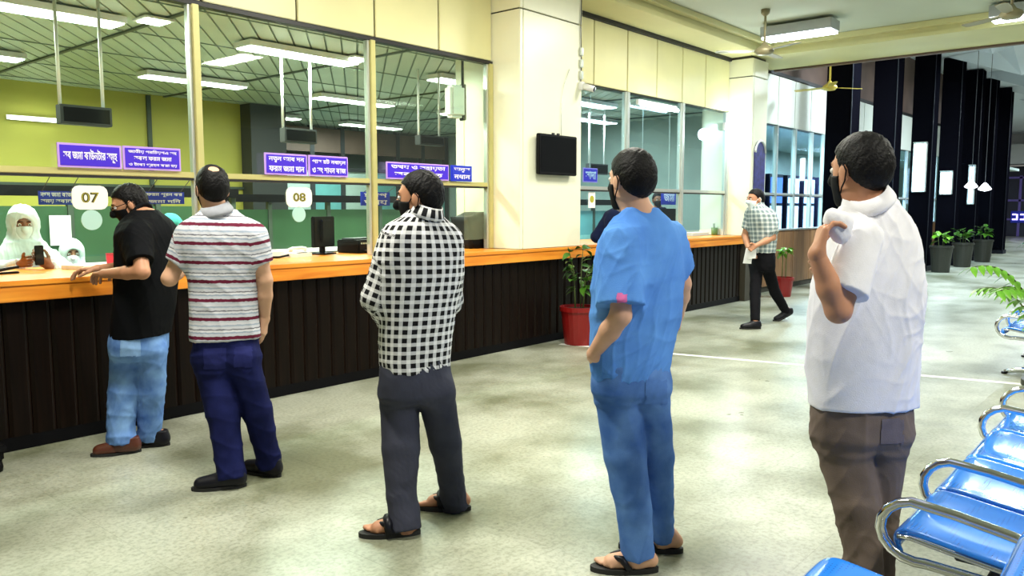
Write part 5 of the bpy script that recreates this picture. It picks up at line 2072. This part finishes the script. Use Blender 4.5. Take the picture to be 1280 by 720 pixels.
# ---- man in blue T-shirt
person(dict(label='man in blue T-shirt and blue jeans standing in flip flops', torso=70, ratio=0.62, seed=11, skin='skin_light',
            feet=[(800, 714, 128), (832, 689, 120)], shoes='sandal',
            shirt=[(260, 782, 820), (266, 774, 828), (275, 765, 836), (288, 756, 845), (310, 747, 852), (350, 742, 855), (390, 740, 852), (420, 739, 845), (455, 738, 839), (472, 742, 836)],
            pelvis=[(450, 741, 836), (475, 741, 838), (488, 743, 837), (496, 754, 826)],
            legs=[[(771, 492, 29), (781, 570, 27), (793, 640, 22), (798, 698, 21.5)], [(812, 492, 25), (822, 570, 21), (826, 630, 17), (828, 674, 16)]],
            arms=[dict(pts=[(777, 303, -0.15), (776, 394, -0.22), (742, 442, -0.10)], sleeve='short', frac=0.86, r=(0.068, 0.096), hand=dict(to=(752, 466, -0.06), n=up(FH) + up(RT), l=up([0, 0, -1]) + up(FH), curl=20)),
                  dict(pts=[(838, 296, 0.14), (852, 355, 0.20), (848, 392, 0.36)], sleeve='short', frac=0.70, r=(0.072, 0.078), hand=dict(n=-RT, l=FH, curl=25))],
            head=(788, 225, 74, 73, 2), hair='short', mask='mask_black', patches=[('shirt', 'logo', ((770, 366), (785, 378)), 'logo_pink', 0.002), ('trousers', 'pocket', ((806, 474), (834, 506)), 'jeans_mid_pocket', 0.003)], trousers='jeans_mid', shirt_mat='cloth_blue', trouser_fold=0.012, shirt_fold=0.012))

# ---- man in white polo
root5, J5, H5, arms5 = person(dict(label='man in white polo shirt and taupe trousers beside the blue bench', torso=50, ratio=0.64, seed=14, skin='skin',
            D=2.85, feet=[(1078, 786, 75), (1108, 758, 65)],
            shirt=[(246, 1064, 1112), (254, 1056, 1120), (264, 1049, 1128), (280, 1042, 1138), (305, 1034, 1146), (345, 1022, 1150), (385, 1016, 1149), (425, 1014, 1146), (465, 1013, 1143), (507, 1015, 1142)],
            pelvis=[(490, 1018, 1136), (520, 1017, 1136), (545, 1019, 1133), (556, 1032, 1120)],
            legs=[[(1052, 550, 34), (1070, 630, 29), (1080, 700, 23), (1086, 768, 23)], [(1102, 550, 31), (1100, 630, 25), (1098, 690, 20), (1098, 745, 20)]],
            arms=[dict(pts=[(1078, 297, -0.17), (1048, 388, -0.25), (1021, 318, -0.26)], sleeve='short', frac=0.78, r=(0.066, 0.080), hand=dict(to=(1028, 290, -0.24), n=up(RT), l=up(FH), curl=42)),
                  dict(pts=[(1116, 300, 0.12), (1104, 385, 0.24), (1050, 350, 0.26)], sleeve='short', frac=0.7, r=(0.074, 0.08), hand=dict(n=-up(FH), l=up([0, 0, 1]), curl=30))],
            head=(1074, 213, 88, 64, 4), hair='short', mask='mask_black', collar='cloth_white', patches=[('trousers', 'pocket', ((1100, 522), (1130, 556)), 'taupe_pocket', 0.003)], trousers='trousers_taupe', shirt_mat='cloth_white', trouser_fold=0.024, shirt_fold=0.010))
# the crumpled tissue in his raised hand
tc = J5(1045, 281, -0.23) + np.array(root5.location)
Tf = Field()
I3 = np.eye(3)
for dx, dz, r in ((0, 0, 0.040), (0.02, -0.03, 0.035), (-0.015, 0.025, 0.03), (0.03, 0.01, 0.03)):
    Tf.ell(up(RT) * dx + up([0, 0, dz]), I3, (r, r * 0.8, r), 0.02)
v, f = Tf.solve(0.006)
v = v + vnormals(v, f) * folds(v, 77, 0.006, 35, (1, 1, 1), 0.5)[:, None]
tt = np_mesh('tissue', v, f, 'cloth_white', None)
tt.location = tc
tag(tt, 'crumpled white tissue held to the chin of the white shirted man', 'tissue')

# ---- walking man
rw, Jw, Hw, armsw = person(dict(label='man in pale checked shirt and black trousers walking past the slim pillar', torso=138, ratio=0.62, seed=17, h=0.0105, D=10.3,
            feet=[(944, 411, 138), (984, 401, 140, 0.09)],
            shirt=[(257, 938, 956), (261, 935, 962), (266, 934, 967), (275, 934, 970), (290, 936, 970), (305, 937, 969), (316, 938, 968)],
            pelvis=[(308, 939, 967), (322, 937, 968), (332, 937, 968), (338, 938, 967)],
            legs=[[(946, 334, 8.2), (944, 368, 6.8), (944, 402, 5.6)], [(959, 334, 8.2), (969, 366, 6.8), (983, 390, 5.4)]],
            arms=[dict(pts=[(962, 270, -0.16), (966, 297, -0.20), (945, 307, -0.28)], sleeve='short', frac=0.72, r=(0.068, 0.07), hand=dict(n=-up(FH), l=up([0, 0, 1]), curl=35)),
                  dict(pts=[(938, 268, 0.10), (931, 294, 0.12), (936, 312, -0.05)], sleeve='short', frac=0.7, r=(0.066, 0.068), hand=dict(n=up(RT), l=-up(FH), curl=35))],
            head=(944, 249, 25, 148, 6), hair='short', mask='mask_white', collar='small_check', trousers='trousers_black', shirt_mat='small_check', shoe_mat='shoe_black'))
pw = Jw(935, 318, -0.28) + np.array(rw.location)
s = empty('paper', tuple(pw), R(-30), 'white folded paper in the hands of the walking man', 'paper')
MB().prism([(-0.07, 0, -0.11), (0.06, 0.01, -0.12), (0.09, 0.02, 0.06), (-0.03, 0.0, 0.08)], (0, 0.004, 0), 1).build('sheet', 'paper', s)
MB().prism([(-0.02, -0.01, -0.06), (0.11, -0.01, -0.05), (0.13, 0.0, 0.10), (0.0, 0.0, 0.09)], (0, 0.004, 0), 1).build('sheet', 'paper', s)

# ---- clerk in white coverall
r1, J1, H1, a1 = person(dict(label='clerk in white hooded coverall and mask behind the counter', torso=255, ratio=0.62, seed=20, h=0.008, D=6.15, skin='skin_dark',
            shirt=[(302, 12, 52), (310, 2, 60), (318, -8, 66), (330, -14, 70), (350, -16, 70), (400, -15, 68), (450, -14, 66), (480, -8, 62)],
            pelvis=[(400, -10, 62), (420, -10, 62), (440, -8, 60)],
            legs=[[(12, 430, 17), (14, 470, 15), (14, 502, 13)], [(44, 430, 17), (42, 470, 15), (42, 502, 13)]],
            arms=[dict(pts=[(-6, 325, -0.05), (-16, 343, -0.14), (28, 329, -0.34)], sleeve='long', frac=0.95, r=(0.072, 0.068), cuff=0.045, hand=dict(to=(48, 324, -0.40), n=-up(FH), l=up([0, 0, 1]), curl=35)),
                  dict(pts=[(62, 322, -0.05), (82, 340, -0.12), (62, 333, -0.36)], sleeve='long', frac=0.95, r=(0.072, 0.068), cuff=0.045, hand=dict(to=(46, 322, -0.40), n=up(FH), l=up([0, 0, 1]), curl=35))],
            head=(29, 279, 41, 258, 12), hair='none', mask='mask_white', hood=True, trousers='cloth_ppe', shirt_mat='cloth_ppe', shirt_fold=0.012))
ph = J1(49, 319, -0.44) + np.array(r1.location)
s = empty('mobile_phone', tuple(ph), R(20), 'dark phone in the hands of the clerk in white', 'phone')
MB().box(-0.036, 0.036, -0.005, 0.005, -0.07, 0.07, 0.004).build('case', 'black_plastic', s)
MB().box(-0.032, 0.032, 0.0048, 0.0058, -0.06, 0.06).build('screen', 'screen', s)

# ---- second, seated clerk farther in
person(dict(label='smaller seated clerk in white hood and mask near the paper notice', torso=250, ratio=0.62, seed=23, h=0.011, D=7.4, skin='skin_dark',
            shirt=[(336, 80, 104), (342, 72, 112), (352, 64, 118), (370, 62, 120), (400, 64, 118), (425, 66, 116)],
            pelvis=[(405, 68, 114), (425, 66, 116), (440, 66, 116)],
            legs=[[(78, 432, 11), (74, 440, 10, -0.40), (74, 465, 8, -0.42)], [(104, 432, 11), (108, 440, 10, -0.40), (108, 465, 8, -0.42)]],
            arms=[dict(pts=[(66, 350, 0), (60, 380, -0.05), (76, 388, -0.25)], sleeve='long', r=(0.066, 0.06), hand=dict(n=(0, 0, -1), l=up(RT))),
                  dict(pts=[(116, 350, 0), (122, 380, -0.05), (106, 388, -0.25)], sleeve='long', r=(0.066, 0.06), hand=dict(n=(0, 0, -1), l=-up(RT)))],
            head=(90, 317, 33, 256, 6), hair='none', mask='mask_white', hood=True, trousers='cloth_ppe', shirt_mat='cloth_ppe'))
# ---- teal capped clerk
person(dict(label='clerk in teal cap and gown half hidden between the black and striped shirts', torso=240, ratio=0.62, seed=26, h=0.010, D=7.2, skin='skin_dark',
            shirt=[(302, 198, 230), (309, 188, 238), (318, 180, 246), (340, 178, 248), (380, 180, 246), (420, 182, 244)],
            pelvis=[(405, 184, 242), (425, 184, 242), (440, 184, 242)],
            legs=[[(198, 432, 13), (196, 440, 12, -0.2), (196, 474, 9, -0.2)], [(228, 432, 13), (230, 440, 12, -0.2), (230, 474, 9, -0.2)]],
            arms=[dict(pts=[(184, 318, 0), (176, 355, -0.05), (196, 365, -0.25)], sleeve='long', r=(0.066, 0.06), hand=dict(n=(0, 0, -1), l=up(RT))),
                  dict(pts=[(242, 318, 0), (250, 355, -0.05), (230, 365, -0.25)], sleeve='long', r=(0.066, 0.06), hand=dict(n=(0, 0, -1), l=-up(RT)))],
            head=(214, 286, 34, 250, 6), hair='none', mask='mask_white', hood=True, trousers='cloth_teal', shirt_mat='cloth_teal'))
# ---- man in navy at the middle counter
person(dict(label='man in navy shirt at the middle counter, mostly behind the blue T-shirt man', torso=82, ratio=0.62, seed=29, h=0.0105, D=9.0,
            feet=[(776, 432, 90), (800, 427, 80)],
            shirt=[(254, 778, 800), (259, 768, 808), (265, 760, 816), (275, 757, 820), (300, 760, 816), (330, 762, 812), (348, 763, 811)],
            pelvis=[(340, 765, 810), (352, 764, 811), (362, 764, 811)],
            legs=[[(776, 358, 11), (776, 390, 9), (776, 422, 7.5)], [(799, 358, 11), (800, 390, 9), (800, 418, 7.5)]],
            arms=[dict(pts=[(762, 272, 0), (746, 296, 0.02), (756, 306, 0.26)], sleeve='long', frac=0.6, r=(0.07, 0.066), hand=dict(n=(0, 0, -1), l=up(RT))),
                  dict(pts=[(815, 272, 0), (822, 298, 0.05), (806, 305, 0.30)], sleeve='long', frac=0.6, r=(0.07, 0.066), hand=dict(n=(0, 0, -1), l=-up(RT)))],
            head=(789, 243, 26, 80, 10), hair='short', mask='mask_black', trousers='trousers_black', shirt_mat='cloth_navy', collar='cloth_navy'))
# ---- dark haired clerk behind the middle glass
person(dict(label='dark haired clerk sitting behind the middle windows', torso=230, ratio=0.62, seed=32, h=0.0115, D=13.6, skin='skin_dark',
            shirt=[(259, 815, 831), (263, 810, 835), (268, 806, 838), (282, 805, 839), (305, 806, 838), (325, 806, 838)],
            pelvis=[(315, 807, 837), (326, 807, 837), (334, 807, 837)],
            legs=[[(814, 330, 7), (813, 340, 6, -0.05), (813, 370, 5, -0.05)], [(830, 330, 7), (831, 340, 6, -0.05), (831, 370, 5, -0.05)]],
            arms=[dict(pts=[(807, 268, 0), (803, 287, -0.05), (812, 292, -0.25)], sleeve='long', r=(0.066, 0.06), hand=dict(n=(0, 0, -1), l=up(RT))),
                  dict(pts=[(837, 268, 0), (841, 287, -0.05), (832, 292, -0.25)], sleeve='long', r=(0.066, 0.06), hand=dict(n=(0, 0, -1), l=-up(RT)))],
            head=(822, 250, 18, 226, 6), hair='short', mask='mask_black', trousers='trousers_black', shirt_mat='cloth_navy'))
